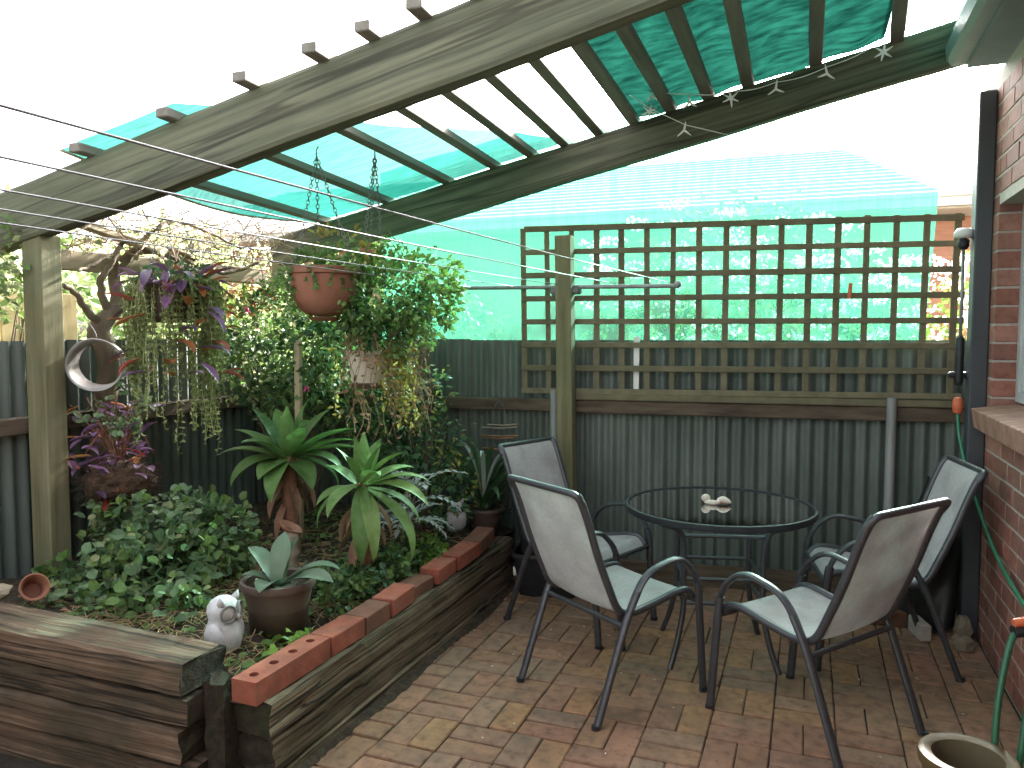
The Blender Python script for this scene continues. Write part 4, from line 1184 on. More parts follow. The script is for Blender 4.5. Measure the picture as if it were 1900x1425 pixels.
# ---- hose wand on the corner post, hose below
hw = thing('hose_wand', 'watering wand with white head hung on the corner post', 'hose wand', (0.70, 4.42, 1.15))
MB().lathe([(0.001, 0.875), (0.03, 0.872), (0.044, 0.855), (0.046, 0.835), (0.03, 0.825), (0.001, 0.823)], 18).build('spray_head', 'white', hw, True)
MB().lathe([(0.016, 0.77), (0.026, 0.785), (0.026, 0.815), (0.014, 0.825)], 14, None, True, True).build('collar', 'black', hw, True)
MB().tube([(0, 0, 0.33), (0.001, 0, 0.55), (0, 0, 0.78)], 0.008, 8).build('tube', 'steel', hw, True)
MB().tube([(0, 0, 0.10), (0, 0, 0.12), (0, 0, 0.33), (0, 0, 0.345)], [0.014, 0.02, 0.02, 0.012], 10).build('handle', 'black', hw, True)
MB().box((0.01, 0.02, 0.15), (0.11, 0.05, 0.03), 0.008).build('wall_clip', 'black', hw)
MB().lathe([(0.012, -0.045), (0.022, -0.035), (0.026, 0.0), (0.022, 0.03), (0.014, 0.04)], 12, None, True, True).build('connector', 'orange', hw, True)
gh = MB().tube(spline([(0.70, 4.42, 1.11), (0.708, 4.40, 1.0), (0.735, 4.33, 0.84), (0.765, 4.15, 0.67), (0.78, 3.86, 0.545), (0.785, 3.45, 0.48), (0.785, 3.0, 0.46), (0.78, 2.7, 0.40)], 8), 0.0085, 8).build('garden_hose', 'hose', None, True)
tag(gh, 'green garden hose looping down along the brick wall', 'hose')

# ---- green hose hoops at the front right
hr = thing('hose_hoop', 'dark green hose hoops with red fittings beside the olive pot', 'hose', (0.60, 2.70, 0.0))
MB().tube(spline([(-0.055, -0.05, 0.0), (-0.05, -0.04, 0.2), (-0.035, 0.0, 0.38), (0.0, 0.06, 0.53), (0.03, 0.1, 0.58)], 6), 0.010, 8).build('hose', 'hosedark', hr, True)
MB().tube(spline([(0.0, -0.08, 0.0), (0.01, -0.06, 0.18), (0.035, -0.02, 0.36), (0.06, 0.03, 0.50), (0.06, 0.1, 0.57)], 6), 0.010, 8).build('hose', 'hosedark', hr, True)
MB().tube(spline([(0.06, -0.10, 0.0), (0.062, -0.08, 0.2), (0.07, -0.04, 0.42)], 6), 0.010, 8).build('hose', 'hosedark', hr, True)
MB().tube([(0.015, 0.085, 0.575), (0.10, 0.11, 0.59)], 0.02, 10).build('fitting', 'black', hr, True, autosmooth=40)
MB().tube([(0.015, 0.083, 0.603), (0.09, 0.105, 0.618)], [0.014, 0.017], 10).build('fitting', 'orange', hr, True, autosmooth=40)
for z in (0.345, 0.372):
    MB().tube([(0.045, -0.03, z), (0.10, -0.01, z)], 0.0125, 10).build('fitting', 'red', hr, True, autosmooth=40)

# ---- star garland under the dense cloth
ga = thing('star_garland', 'string of small white wire stars under the dark green cloth', 'garland', (-0.9, 4.0, 2.75))
G0 = Vector((-0.9, 4.0, 2.75))
sp_ = [(-0.96, 2.775), (-0.767, 2.735), (-0.579, 2.69), (-0.381, 2.68), (-0.175, 2.70), (0.05, 2.745), (0.286, 2.835)]
wp = []
for (a, b), (c, d) in zip(sp_[:-1], sp_[1:]):
    for k in range(6):
        t = k / 6; wp.append(Vector((a + (c - a) * t, 4.0, b + (d - b) * t - 0.012 * sin(pi * t))) - G0)
MB().tube(wp, 0.0022, 5).build('string', 'white', ga, True)
MB().tube([Vector((-0.96, 4.0, 2.775)) - G0, Vector((-0.78, 4.0, 2.64)) - G0, Vector((-0.6, 4.02, 2.545)) - G0, Vector((-0.395, 4.02, 2.478)) - G0], 0.0022, 5).build('string', 'white', ga, True)
for (a, b), k5 in [(q, 6) for q in (sp_[0], (-0.779, 2.64), (-0.381, 2.665), (0.286, 2.80))] + [(q, 3) for q in ((-0.767, 2.72), (-0.579, 2.665), (-0.603, 2.532), (-0.175, 2.685), (0.05, 2.73))]:
    m = MB(); c = Vector((a, 3.99, b - 0.02)) - G0
    for k in range(k5):
        an = 2 * pi * k / k5 + pi / 2 + R.uniform(-.3, .3)
        e = c + Vector((cos(an), R.uniform(-.3, .3), sin(an))) * 0.042
        m.tube([c, (c + e) / 2 + Vector((0, .004, 0)), e], [0.006, 0.005, 0.002], 5)
    m.build('star', 'white', ga, True)


# ================================================================== PLANTS
# ---- damp moss and dirt along the foot of the sleepers
ms = MB(); vs = []
for i in range(120):
    y = 1.95 + 2.35 * i / 119
    wv = 0.030 + 0.012 * sin(7 * y + 1) + R.uniform(0, .012)
    vs += [(-1.64, y, 0.022), (-1.607 + wv * .4, y, 0.018), (-1.607 + wv, y, 0.0035)]
ms.add(vs, [(i * 3 + k, i * 3 + k + 1, i * 3 + k + 4, i * 3 + k + 3) for i in range(119) for k in range(2)])
tag(ms.build('moss_strip', 'soil', None, True), 'damp dark dirt along the foot of the sleeper wall', None, None, 'stuff')
pt = MB()
for _ in range(46):
    x, y = R.uniform(-1.5, .7), R.uniform(2.1, 4.3)
    pt.leaf((x, y, 0.0065), (R.uniform(-1, 1), R.uniform(-1, 1), .1), (R.uniform(-.3, .3), R.uniform(-.3, .3), 1), R.uniform(.008, .02), R.uniform(.006, .012))
tag(pt.build('fallen_petals', 'shell'), 'pale fallen petals scattered on the paving', None, None, 'stuff')

# ---- two foxtail agaves
def agave(label, loc, zc_, leaves, stalk_r):
    t = thing('agave', label, 'plant', loc, 0, 'foxtail agaves in the garden bed')
    MB().tube(spline([(0.02, 0.0, -0.02), (0.015, -0.01, zc_ * 0.4), (0.0, 0.0, zc_ + 0.02)], 5), [stalk_r * 1.1] + [stalk_r] * 9 + [stalk_r * .8], 10).build('stalk', 'stalk', t, True)
    for (az, el, L_, W_, cv, tw) in leaves:
        MB().strap((0.012 * cos(radians(az)), 0.012 * sin(radians(az)), zc_ + R.uniform(-.015, .02)), radians(az), radians(el), L_, W_, cv, 11, 0.17, 1.7, 0.32, tw, belly=0.45).build('leaf', 'agave', t, True)
    for k in range(9):
        MB().strap((0, 0, zc_ - .03 - .02 * k), radians(k * 77 + 20), radians(-45), R.uniform(.18, .28), R.uniform(.04, .06), -1.0, 7, .3, 1.5, .4, R.uniform(-.8, .8)).build('dead_leaf', 'deadleaf', t, True)
    return t
def blades(spec, sc_):
    """Leaves listed by sideways reach, rise and reach towards the patio (cm), with width (cm) and bend."""
    out = []
    rt, tw_ = Vector((0.935, 0.355, 0)), Vector((0.355, -0.935, 0))
    for (dx, dz, dd, W_, cv) in spec:
        v = (rt * dx + tw_ * dd + Vector((0, 0, dz))) / 100.0
        hl = math.hypot(v.x, v.y)
        ec = math.atan2(v.z, hl); az = math.degrees(math.atan2(v.y, v.x))
        L_ = v.length * (1 + 0.05 * cv * cv)
        out.append((az, math.degrees(min(1.5, ec - cv / 3)), L_, W_ / 82.0, cv, R.uniform(-.35, .35)))
    return out
A1 = [(9, 31, -4, 9, -.3), (-2, 25, 4, 8, -.4), (-20, 27, -6, 9, -.5), (-30, 15, -8, 8, -.7), (36, 15, 6, 9, -.6), (38, 11, 12, 7.5, -.7), (-22, -14, 14, 10, -1.5), (-9, -7, 16, 10, -1.3), (-3, -21, 14, 9.5, -1.5),
      (15, -13, 16, 10, -1.4), (30, -7, 14, 9, -1.2), (42, -2, -4, 8, -1.0), (-34, 2, 4, 8, -1.0), (18, 24, -16, 8, -.5), (-12, 22, -20, 8, -.6), (4, 14, -30, 9, -.8), (28, 8, -22, 9, -.9), (-28, 6, -22, 9, -.9), (2, 29, 8, 7, -.25), (14, 18, 20, 8, -.7), (-16, 12, 22, 8.5, -1.0), (22, -18, -4, 8, -1.4), (-26, -12, -8, 8, -1.4)]
ag1 = agave('larger green agave rosette on a red brown stalk, left of its neighbour', (-2.50, 3.33, soil_z(-2.5, 3.33)), 0.48, blades(A1, 1), 0.042)
A2 = [(0, 26, -3, 6, -.25), (10, 21, 4, 7, -.35), (19, 14, 2, 7, -.5), (-5, 14, 12, 6, -.6), (31, -9, 14, 7, -1.2), (26, -17, 10, 6.5, -1.3), (20, -33, 14, 7, -1.9), (2, -34, 14, 7.5, -1.9), (7, -30, 18, 6.5, -1.9), (-11, -13, 16, 7, -1.4), (-18, -7, 8, 7, -1.2),
      (-13, 18, -4, 6.5, -.5), (-20, 8, -10, 7, -.8), (6, 20, -16, 6.5, -.5), (22, 6, -14, 7, -.9), (-4, 12, -22, 7, -.8), (-2, 23, 5, 5, -.2), (12, 8, 22, 6.5, -1.0), (-16, -22, 6, 6.5, -1.6), (30, 2, 2, 6.5, -.9)]
ag2 = agave('smaller green agave rosette with arching leaves, right of its neighbour', (-1.955, 3.16, soil_z(-1.955, 3.16)), 0.42, blades(A2, 1), 0.028)

# ---- broken terracotta urn on a stalk between the agaves
ur = thing('terracotta_figure', 'weathered terracotta figure with a broken rim under the agaves', 'ornament', (-2.24, 3.0, soil_z(-2.24, 3.0) - 0.01), 0.4)
MB().lathe([(0.001, 0), (0.04, 0), (0.032, 0.05), (0.022, 0.10), (0.026, 0.13), (0.034, 0.15), (0.024, 0.175), (0.03, 0.20), (0.036, 0.23), (0.028, 0.25), (0.001, 0.255)], 18).build('body', 'stone', ur, True)
MB().lathe([(0.03, 0.0), (0.055, 0.02), (0.06, 0.03), (0.05, 0.028), (0.028, 0.008)], 18, Matrix.Translation((-0.02, 0.02, 0.245)) @ Matrix.Rotation(radians(28), 4, 'Y')).build('rim', 'terra', ur, True)


# ---- leafy ground plants
def bush(name, label, cat, base, blobs, m, L_, W_, n, stems=8, rnd=False, group=None, stem_m='bark', clump=None, extra=()):
    """blobs: (centre offset, radii, share).  Foliage is one mesh of separate leaves; stems fan out to the blobs."""
    t = thing(name, label, cat, base, 0, group)
    f = MB()
    tot = sum(b[2] for b in blobs)
    for c, rad, sh in blobs:
        foliage(f, c, rad, int(n * sh / tot), L_, W_, 0.35, 0.35, rnd, clump)
    o = f.build('foliage', m, t); o['kind'] = 'stuff'
    if stems:
        s_ = MB()
        for _ in range(stems):
            c, rad, _s = R.choice(blobs)
            e = Vector(c) + Vector((R.uniform(-.8, .8) * rad[0], R.uniform(-.8, .8) * rad[1], R.uniform(-.4, .8) * rad[2]))
            s_.tube(spline([(R.uniform(-.03, .03), R.uniform(-.03, .03), -0.02), e * 0.45 + Vector((R.uniform(-.04, .04), R.uniform(-.04, .04), .02)), e], 4), [0.006] * 3 + [.005] * 3 + [.004, .003, .002], 5)
        q = s_.build('stems', stem_m, t, True); q['kind'] = 'stuff'
    for (nm, mm, LL, WW, k, rn) in extra:
        f = MB()
        for c, rad, sh in blobs:
            foliage(f, c, (rad[0] * 1.03, rad[1] * 1.03, rad[2] * 1.03), int(k * sh / tot), LL, WW, 0.8, 0.35, rn, clump)
        q = f.build(nm, mm, t); q['kind'] = 'stuff'
    return t


sz = soil_z(-2.75, 2.7)
bush('leafy_plant', 'bushy round leaved plant filling the near left of the bed', 'plant', (-2.75, 2.72, sz),
     [((-0.12, 0.12, 0.20), (0.34, 0.28, 0.20), 3), ((0.10, -0.10, 0.13), (0.26, 0.26, 0.16), 2), ((0.12, 0.12, 0.18), (0.26, 0.22, 0.17), 2), ((-0.25, -0.2, 0.05), (0.2, 0.16, 0.08), 1), ((0.32, -0.30, 0.05), (0.16, 0.14, 0.08), .8), ((0.02, -.38, .03), (.22, .12, .05), .6)],
     'leaf_cool', 0.050, 0.042, 1300, 40, True, None, 'leaf_dark', (38, 0.06), (('fresh_leaves', 'leaf', 0.045, 0.038, 700, True), ('pale_leaves', 'leaf_sun_toned', 0.036, 0.030, 160, True)))
for i, (x, y, s, lab) in enumerate(((-1.93, 2.86, 1.0, 'low leafy patch beside the second brick of the bed edge'), (-1.90, 3.20, 1.1, 'low leafy patch below the smaller agave'), (-1.86, 3.52, 1.15, 'low bright leafy patch near the round white ornament'), (-2.15, 2.80, .8, 'low leafy patch right behind the brown pot'))):
    bush('ground_cover', lab, 'plant', (x, y, soil_z(x, y)), [((0, 0, 0.035 * s), (0.14 * s, 0.19 * s, 0.045 * s), 3), ((0.03, 0.1, 0.05 * s), (0.10 * s, 0.10 * s, 0.045 * s), 2)], 'leaf_bright' if i == 2 else 'leaf', 0.034, 0.028, 520, 8, True, 'ground cover patches in the bed', 'leaf_dark', (30, 0.035), (('dark_leaves', 'leaf_dark', 0.034, 0.028, 260, True),))
bush('ivy_sprig', 'sprig of fresh green leaves trailing over the near red brick', 'plant', (-1.80, 2.36, soil_z(-1.80, 2.36)), [((0, 0, 0.03), (0.09, 0.14, 0.03), 2), ((.06, .04, .05), (.05, .07, .03), 1)], 'leaf_bright', 0.045, 0.038, 110, 6, True, None, 'leaf_bright', (12, 0.04))

# ---- straw and dead leaves
st = MB()
for _ in range(1700):
    x = R.uniform(-2.75, -1.76); y = R.uniform(2.08, 3.2) if R.random() < .75 else R.uniform(3.0, 4.1)
    if (x + 1.935) ** 2 + (y - 2.5) ** 2 < 0.13 ** 2: continue
    z = soil_z(x, y) + R.uniform(0.0, 0.02); a = R.uniform(0, pi); L_ = R.uniform(.03, .13)
    d = Vector((cos(a), sin(a), R.uniform(-.12, .25))) * L_
    p = Vector((x, y, z))
    st.tube([p - d / 2, p + Vector((R.uniform(-.01, .01), R.uniform(-.01, .01), .006)), p + d / 2], [.0012, .0017, .0008], 4)
tag(st.build('straw_litter', 'straw'), 'dry straw strewn over the garden bed', None, None, 'stuff')
dl = MB()
for _ in range(520):
    x = R.uniform(-3.1, -1.76); y = R.uniform(2.08, 4.1)
    if (x + 1.935) ** 2 + (y - 2.5) ** 2 < 0.13 ** 2: continue
    dl.leaf((x, y, soil_z(x, y) + R.uniform(.004, .02)), (R.uniform(-1, 1), R.uniform(-1, 1), R.uniform(-.2, .3)), (R.uniform(-.4, .4), R.uniform(-.4, .4), 1), R.uniform(.025, .06), R.uniform(.012, .03), R.uniform(.1, .4))
tag(dl.build('leaf_litter', 'deadleaf'), 'brown dead leaves scattered over the soil', None, None, 'stuff')

wd_ = MB()
for _ in range(1500):
    x = R.uniform(-3.2, -1.76); y = R.uniform(2.08, 4.1)
    if (x + 1.935) ** 2 + (y - 2.5) ** 2 < 0.14 ** 2 or sin(9 * x + 1) * cos(8 * y) < -.15: continue
    k = R.uniform(.5, 1.2)
    wd_.roundleaf((x, y, soil_z(x, y) + R.uniform(.006, .035)), (R.uniform(-1, 1), R.uniform(-1, 1), R.uniform(-.1, .5)), (R.uniform(-.5, .5), R.uniform(-.5, .5), 1), .032 * k, .027 * k)
tag(wd_.build('weeds', 'leaf'), 'low green weeds spread over the garden soil', None, None, 'stuff')

# ---- silver felted plant
sv = thing('silver_plant', 'silver felted plant with jagged leaves behind the smaller agave', 'plant', (-1.96, 3.62, soil_z(-1.96, 3.62)))
for i in range(16):
    az = R.uniform(-150, 60); el = R.uniform(15, 80); L_ = R.uniform(.22, .36)
    m = MB(); a = radians(az)
    base = Vector((R.uniform(-.05, .05), R.uniform(-.05, .05), R.uniform(.1, .32)))
    h = Vector((cos(a), sin(a), 0)); q = base.copy(); sdv = Vector((-sin(a), cos(a), 0))
    for k in range(8):
        e = radians(el) - 1.3 * (k / 7) ** 1.5
        d = h * cos(e) + Vector((0, 0, sin(e))); u = -h * sin(e) + Vector((0, 0, cos(e)))
        nq = q + d * L_ / 8
        m.tube([q, nq], 0.003, 4)
        ll = 0.055 * sin(pi * (k + 1.2) / 9.2)
        for s in (-1, 1):
            m.leaf(nq, d * 0.7 + sdv * s * 0.8, u, ll * 1.3, ll * .55)
        q = nq
    m.leaf(q, d, u, .05, .03)
    m.build('leaf', 'silver', sv)
MB().tube([(0, 0, -.02), (0.01, 0, .16), (0, 0.01, .33)], [.012, .011, .007], 7).build('stem', 'bark', sv, True)

# ---- dark strappy plant in a terracotta pot at the end of the bed
cv_ = pot('clivia_pot', 'pot of dark arching strap leaves at the far end of the bed', (-1.80, 4.27, 0.30), 0.08, 0.11, 0.17, 'brownpot')
for i in range(30):
    a = R.uniform(0, 360); el = R.uniform(40, 85)
    MB().strap((R.uniform(-.04, .04), R.uniform(-.04, .04), 0.17), radians(a), radians(el), R.uniform(.38, .58), R.uniform(.028, .04), R.uniform(-2.2, -1.1), 10, .12, 2.0, .6).build('leaf', 'leaf_dark', cv_, True)
for a in (-70, -35, 150):
    MB().strap((0, 0, 0.17), radians(a), radians(75), .62, .026, -2.0, 12, .1, 2.0, .6).build('leaf', 'silver', cv_, True)

# ---- shrub with fuchsia flowers over the left back corner
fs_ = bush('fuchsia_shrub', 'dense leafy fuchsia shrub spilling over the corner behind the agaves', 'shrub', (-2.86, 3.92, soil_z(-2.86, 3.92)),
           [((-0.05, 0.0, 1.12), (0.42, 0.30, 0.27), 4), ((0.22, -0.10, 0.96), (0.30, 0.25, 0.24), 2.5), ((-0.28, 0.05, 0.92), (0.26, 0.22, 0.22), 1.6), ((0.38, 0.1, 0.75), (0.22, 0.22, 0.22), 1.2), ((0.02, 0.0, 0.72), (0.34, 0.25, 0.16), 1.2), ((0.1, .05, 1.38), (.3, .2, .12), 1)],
           'leaf', 0.052, 0.030, 3300, 26, False, None, 'bark', (95, 0.085), (('shade_toned_leaves', 'leaf_dark', 0.05, 0.03, 2000, False), ('pale_leaves', 'leaf_sun_toned', 0.048, 0.028, 700, False)))  # deep green copy puts shade into the leaf colour, pale copy puts sun
for (x, y, z) in ((-0.50, -0.62, 0.95), (-0.12, -0.3, 1.28), (0.30, -0.34, 0.85)):
    m = MB(); m.tube([(x, y, z), (x, y, z - .02), (x, y, z - .035)], [.004, .011, .004], 7)
    for k in range(4): m.leaf((x, y, z - .02), (cos(k * 1.57), sin(k * 1.57), -.9), (0, 0, 1), .035, .016)
    m.build('flower', 'pink', fs_)
stk = MB().bar((0, 0, 0.0), (0.01, 0, 1.14), 0.035, 0.03, 0.003, up=(0, 1, 0)).build('garden_stake', 'palewood', None, loc=(-2.62, 3.58, 0.33))
tag(stk, 'pale timber stake rising behind the larger agave', 'stake')


# ---- hanging baskets
def chain(p0, p1, link=0.028, r=0.0022):
    """Chain of interlocked links between two points."""
    p0, p1 = Vector(p0), Vector(p1); d = p1 - p0; n = max(2, int(d.length / (link * 0.72)))
    m = MB(); dn = d.normalized(); a = dn.orthogonal().normalized(); b = dn.cross(a)
    for i in range(n):
        c = p0 + d * (i + .5) / n; s = a if i % 2 else b
        pts = [c + dn * cos(t) * link / 2 + s * sin(t) * link * 0.28 for t in [2 * pi * k / 8 for k in range(9)]]
        m.tube(pts, r, 4, False)
    return m


def hang(t, top, pts, mchain='chain', upto=0.5):
    for p in pts:
        p = Vector(p); top_ = Vector(top)
        chain(top_ + (p - top_) * 0.0, p).build('chain', mchain, t)
    MB().tube([Vector(top) + Vector((0, 0, 0.0)), Vector(top) + Vector((0, 0, 0.03)), Vector(top) + Vector((0.012, 0, 0.045))], 0.003, 6).build('hook', mchain, t, True)


# 1: pot with long trailing stems
c1 = Vector((-2.905, 3.0, 1.56))
h1 = thing('hanging_basket', 'hanging pot with long trailing stems and purple leaves by the post', 'hanging basket', c1, 0, 'hanging baskets under the pergola')
MB().lathe([(0.001, 0.0), (0.10, 0.0), (0.125, 0.03), (0.155, 0.17), (0.168, 0.18), (0.166, 0.195), (0.15, 0.19), (0.12, 0.15), (0.001, 0.14)], 30).build('pot_body', 'brownpot', h1, True, autosmooth=50)
topz = ftop(-2.92) * .79 + btop(-2.92) * .21 - 1.56
hang(h1, (-0.01, 0.0, topz - 0.02), [(0.15 * cos(a), 0.15 * sin(a), 0.19) for a in (0.4, 2.5, 4.6)])
tm = MB()
for i in range(230):
    a = R.choice((R.gauss(-2.35, .45), R.gauss(.75, .45), R.gauss(-2.2, .35), R.gauss(.6, .4), R.uniform(0, 6.28), R.gauss(-.8, .25) if R.random() < .35 else R.gauss(-2.4, .4))); r0 = R.uniform(.10, .165)
    long_ = R.random()
    L_ = R.uniform(.28, .55) if long_ < .8 else R.uniform(.6, .88)
    if L_ > .6: a = R.choice((-0.5, 0.2, -1.4, 3.6, -0.2)) + R.uniform(-.35, .35)
    out_ = R.uniform(.02, .075)
    p = Vector((cos(a) * r0, sin(a) * r0, .19)); n = int(L_ / .03); pts = [p, p + Vector((cos(a) * out_ * .7, sin(a) * out_ * .7, .012))]
    for k in range(1, n):
        q = Vector((cos(a) * (r0 + out_ + .01 * sin(k * .8 + i)), sin(a) * (r0 + out_ + .01 * cos(k * .7 + i)), .19 - k * .03))
        pts.append(q)
    tm.tube(pts, .0018, 3, False)
    for q in pts[1:]:
        for _ in range(3):
            d = rdir(-.2); tm.leaf(q, d, rdir(.3), R.uniform(.014, .026), R.uniform(.008, .013))
q = tm.build('trailing_stems', 'pearls', h1); q['kind'] = 'stuff'
foil = MB(); foliage(foil, (0.0, 0, .22), (.17, .17, .06), 130, .06, .024, .3, .3)
q = foil.build('crown_leaves', 'leaf_dark', h1); q['kind'] = 'stuff'
for i in range(64):
    a = R.choice((R.uniform(0, 2 * pi), R.gauss(-.8, .7))); z = R.choice((.2, .22, .2, .12, .05, -.05, -.15, -.22)) + R.uniform(-.05, .05)
    rr_ = .15 if z > .15 else R.uniform(.17, .23)
    MB().strap((cos(a) * rr_, sin(a) * rr_, z), a + R.uniform(-.6, .6), R.uniform(-.6, .6), R.uniform(.09, .17), R.uniform(.034, .05), R.uniform(-1.2, -.2), 6, .25, 1.8, .55).build('leaf', 'purple' if R.random() < .55 else 'russet', h1, True)
for (x, y, z) in ((-.12, -.16, .13), (-.16, -.13, .11)):
    MB().ball((x, y, z), .013, 8, 6, (1, 1, .8)).build('flower', 'redpetal', h1, True)

# 2: terracotta bowl
c2 = Vector((-2.215, 3.25, 1.590))
h2 = thing('hanging_basket', 'terracotta coloured hanging bowl with thin trailing plants', 'hanging basket', c2, 0, 'hanging baskets under the pergola')
MB().lathe([(0.001, 0.0), (0.07, 0.004), (0.115, 0.03), (0.148, 0.085), (0.158, 0.14), (0.16, 0.20), (0.172, 0.202), (0.174, 0.232), (0.165, 0.236), (0.152, 0.225), (0.14, 0.19), (0.001, 0.18)], 36).build('bowl', 'terra', h2, True, autosmooth=50)
MB().lathe([(0.001, -0.022), (0.06, -0.022), (0.078, -0.004), (0.06, -0.002), (0.001, -0.004)], 24).build('saucer', 'terra', h2, True, autosmooth=50)
topz = ftop(-2.3) * .6 + btop(-2.3) * .4 - 1.59
hang(h2, (-0.03, 0.0, topz - 0.02), [(0.16 * cos(a), 0.16 * sin(a), 0.23) for a in (0.2, 2.3, 4.4)])
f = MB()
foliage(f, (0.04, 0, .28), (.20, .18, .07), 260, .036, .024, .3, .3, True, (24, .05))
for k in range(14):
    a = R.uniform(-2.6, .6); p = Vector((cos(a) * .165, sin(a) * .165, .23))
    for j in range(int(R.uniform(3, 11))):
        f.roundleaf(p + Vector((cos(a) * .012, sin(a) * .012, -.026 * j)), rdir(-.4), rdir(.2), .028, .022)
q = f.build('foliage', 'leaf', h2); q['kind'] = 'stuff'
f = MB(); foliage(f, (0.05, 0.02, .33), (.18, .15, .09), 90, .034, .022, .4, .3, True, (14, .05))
q = f.build('sun_toned_foliage', 'leaf_yellow', h2); q['kind'] = 'stuff'  # yellow leaves on top put the sunlight into the colour

# 3: cream pot with a big bushy plant
c3 = Vector((-2.12, 3.5, 1.255))
h3 = thing('hanging_basket', 'cream hanging pot under a big mound of fine green leaves', 'hanging basket', c3, 0, 'hanging baskets under the pergola')
MB().lathe([(0.001, 0.0), (0.082, 0.0), (0.088, 0.02), (0.112, 0.145), (0.122, 0.147), (0.122, 0.162), (0.11, 0.163), (0.10, 0.13), (0.001, 0.125)], 30).build('pot_body', 'cream', h3, True, autosmooth=50)
MB().lathe([(0.001, -0.028), (0.08, -0.028), (0.095, -0.005), (0.09, -0.003), (0.001, -0.008)], 24).build('saucer', 'brownpot', h3, True, autosmooth=50)
topz = ftop(-2.05) * .46 + btop(-2.05) * .54 - 1.255
hang(h3, (0.05, 0.0, topz - 0.02), [(0.115 * cos(a), 0.115 * sin(a), 0.16) for a in (0.2, 2.3, 4.4)])
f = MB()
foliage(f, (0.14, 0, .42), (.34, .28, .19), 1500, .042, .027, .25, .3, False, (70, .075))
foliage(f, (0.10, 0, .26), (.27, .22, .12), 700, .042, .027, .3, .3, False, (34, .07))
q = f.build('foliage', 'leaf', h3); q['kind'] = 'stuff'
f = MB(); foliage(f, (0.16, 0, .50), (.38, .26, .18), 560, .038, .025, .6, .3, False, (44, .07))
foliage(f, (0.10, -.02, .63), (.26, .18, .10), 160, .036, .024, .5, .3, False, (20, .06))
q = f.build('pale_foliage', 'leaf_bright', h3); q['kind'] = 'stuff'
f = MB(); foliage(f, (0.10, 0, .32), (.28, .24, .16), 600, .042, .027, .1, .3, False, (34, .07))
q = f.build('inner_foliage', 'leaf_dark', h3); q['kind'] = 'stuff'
f = MB()
for k in range(40):
    a = R.choice((R.uniform(-3.2, -2.3), R.uniform(-.95, .9), R.uniform(-.95, .5))); L_ = R.uniform(.10, .42); r0 = R.uniform(.13, .20)
    for j in range(int(L_ / .022)):
        f.leaf((cos(a) * (r0 + .01 * sin(j)) + (.05 if a > -1 else 0), sin(a) * r0, .18 - .022 * j), rdir(-.5), rdir(.2), R.uniform(.025, .042), R.uniform(.014, .022))
q = f.build('yellow_trails', 'leaf_yellow', h3); q['kind'] = 'stuff'
f = MB()
for k in range(40):
    a = R.uniform(-1.6, 1.2); L_ = R.uniform(.3, .62); r0 = R.uniform(.18, .32)
    pts = [Vector((cos(a) * r0 + .02 * sin(j * .9 + k), sin(a) * r0 + .02 * cos(j * .7), .25 - .04 * j)) for j in range(int(L_ / .04))]
    f.tube(pts, .0018, 3, False)
    for p in pts:
        if R.random() < .8: f.leaf(p, rdir(-.4), rdir(.2), R.uniform(.02, .04), R.uniform(.012, .02))
q = f.build('trailing_stems', 'deadleaf', h3); q['kind'] = 'stuff'

# dark mixed growth below the cream pot
bush('shade_shrub', 'dark mixed foliage below the cream hanging pot', 'shrub', (-2.12, 4.02, soil_z(-2.12, 4.02)),
     [((0, 0, .52), (.30, .2, .24), 3), ((.12, -.05, .3), (.26, .2, .2), 2), ((-.25, .05, .4), (.22, .2, .26), 2), ((-.05, 0, .82), (.24, .18, .16), 1.5)], 'leaf_dark', .05, .028, 1500, 16, False, None, 'bark', (60, .08), (('yellowing_leaves', 'leaf_yellow', .04, .022, 260, False), ('sun_toned_leaves', 'leaf', .045, .026, 420, False)))  # mid green copy puts light on the dark shrub by colour

# ---- coir basket with purple wandering plant on the left fence
c4 = Vector((-3.12, 2.84, 0.74))
h4 = thing('coir_basket', 'dark coir wall basket full of purple leaved trailing plant', 'hanging basket', c4)
m = MB(); m.ball((0, 0, 0.05), 0.16, 20, 12, (1.1, .95, .62)); m.v = [tuple(Vector(p) + in_ball() * .012) for p in m.v]
for _ in range(500):
    d = rdir(); p = Vector((d.x * .175, d.y * .15, d.z * .10 + .05)); e = (d + rdir() * .9) * .035
    m.tube([p, p + e], .0012, 3, False)
m.build('coir_liner', 'coir', h4)
for i in range(85):
    v = in_ball(); p = Vector((v.x * .25 - .02, v.y * .2, .28 + v.z * .22))
    if i > 60: p = Vector((v.x * .2 + .08, v.y * .15 - .1, .10 + v.z * .16))
    a = R.uniform(0, 2 * pi)
    MB().strap(p, a, R.uniform(-.5, .8), R.uniform(.07, .12), R.uniform(.028, .042), R.uniform(-1.2, 0), 6, .25, 1.8, .5).build('leaf', 'purple' if R.random() < .8 else 'russet', h4, True)
m = MB()
for i in range(22):
    a = R.uniform(0, 2 * pi); r = R.uniform(.1, .22)
    m.tube(spline([(0, 0, .1), (cos(a) * r * .5, sin(a) * r * .5, .3), (cos(a) * r, sin(a) * r, R.uniform(.15, .5))], 4), .0028, 4)
q = m.build('stems', 'stalk', h4); q['kind'] = 'stuff'
f = MB(); foliage(f, (-.02, -.03, .42), (.2, .15, .14), 150, .035, .028, .3, .3, True, (14, .05))
q = f.build('green_leaves', 'leaf_cool', h4); q['kind'] = 'stuff'
f = MB()
for k in range(9): f.leaf((.12 + .02 * k * R.uniform(.6, 1), -.12, .05 - .022 * k), rdir(-.2), rdir(.4), .045, .026)
q = f.build('orange_leaves', 'rust', h4); q['kind'] = 'stuff'

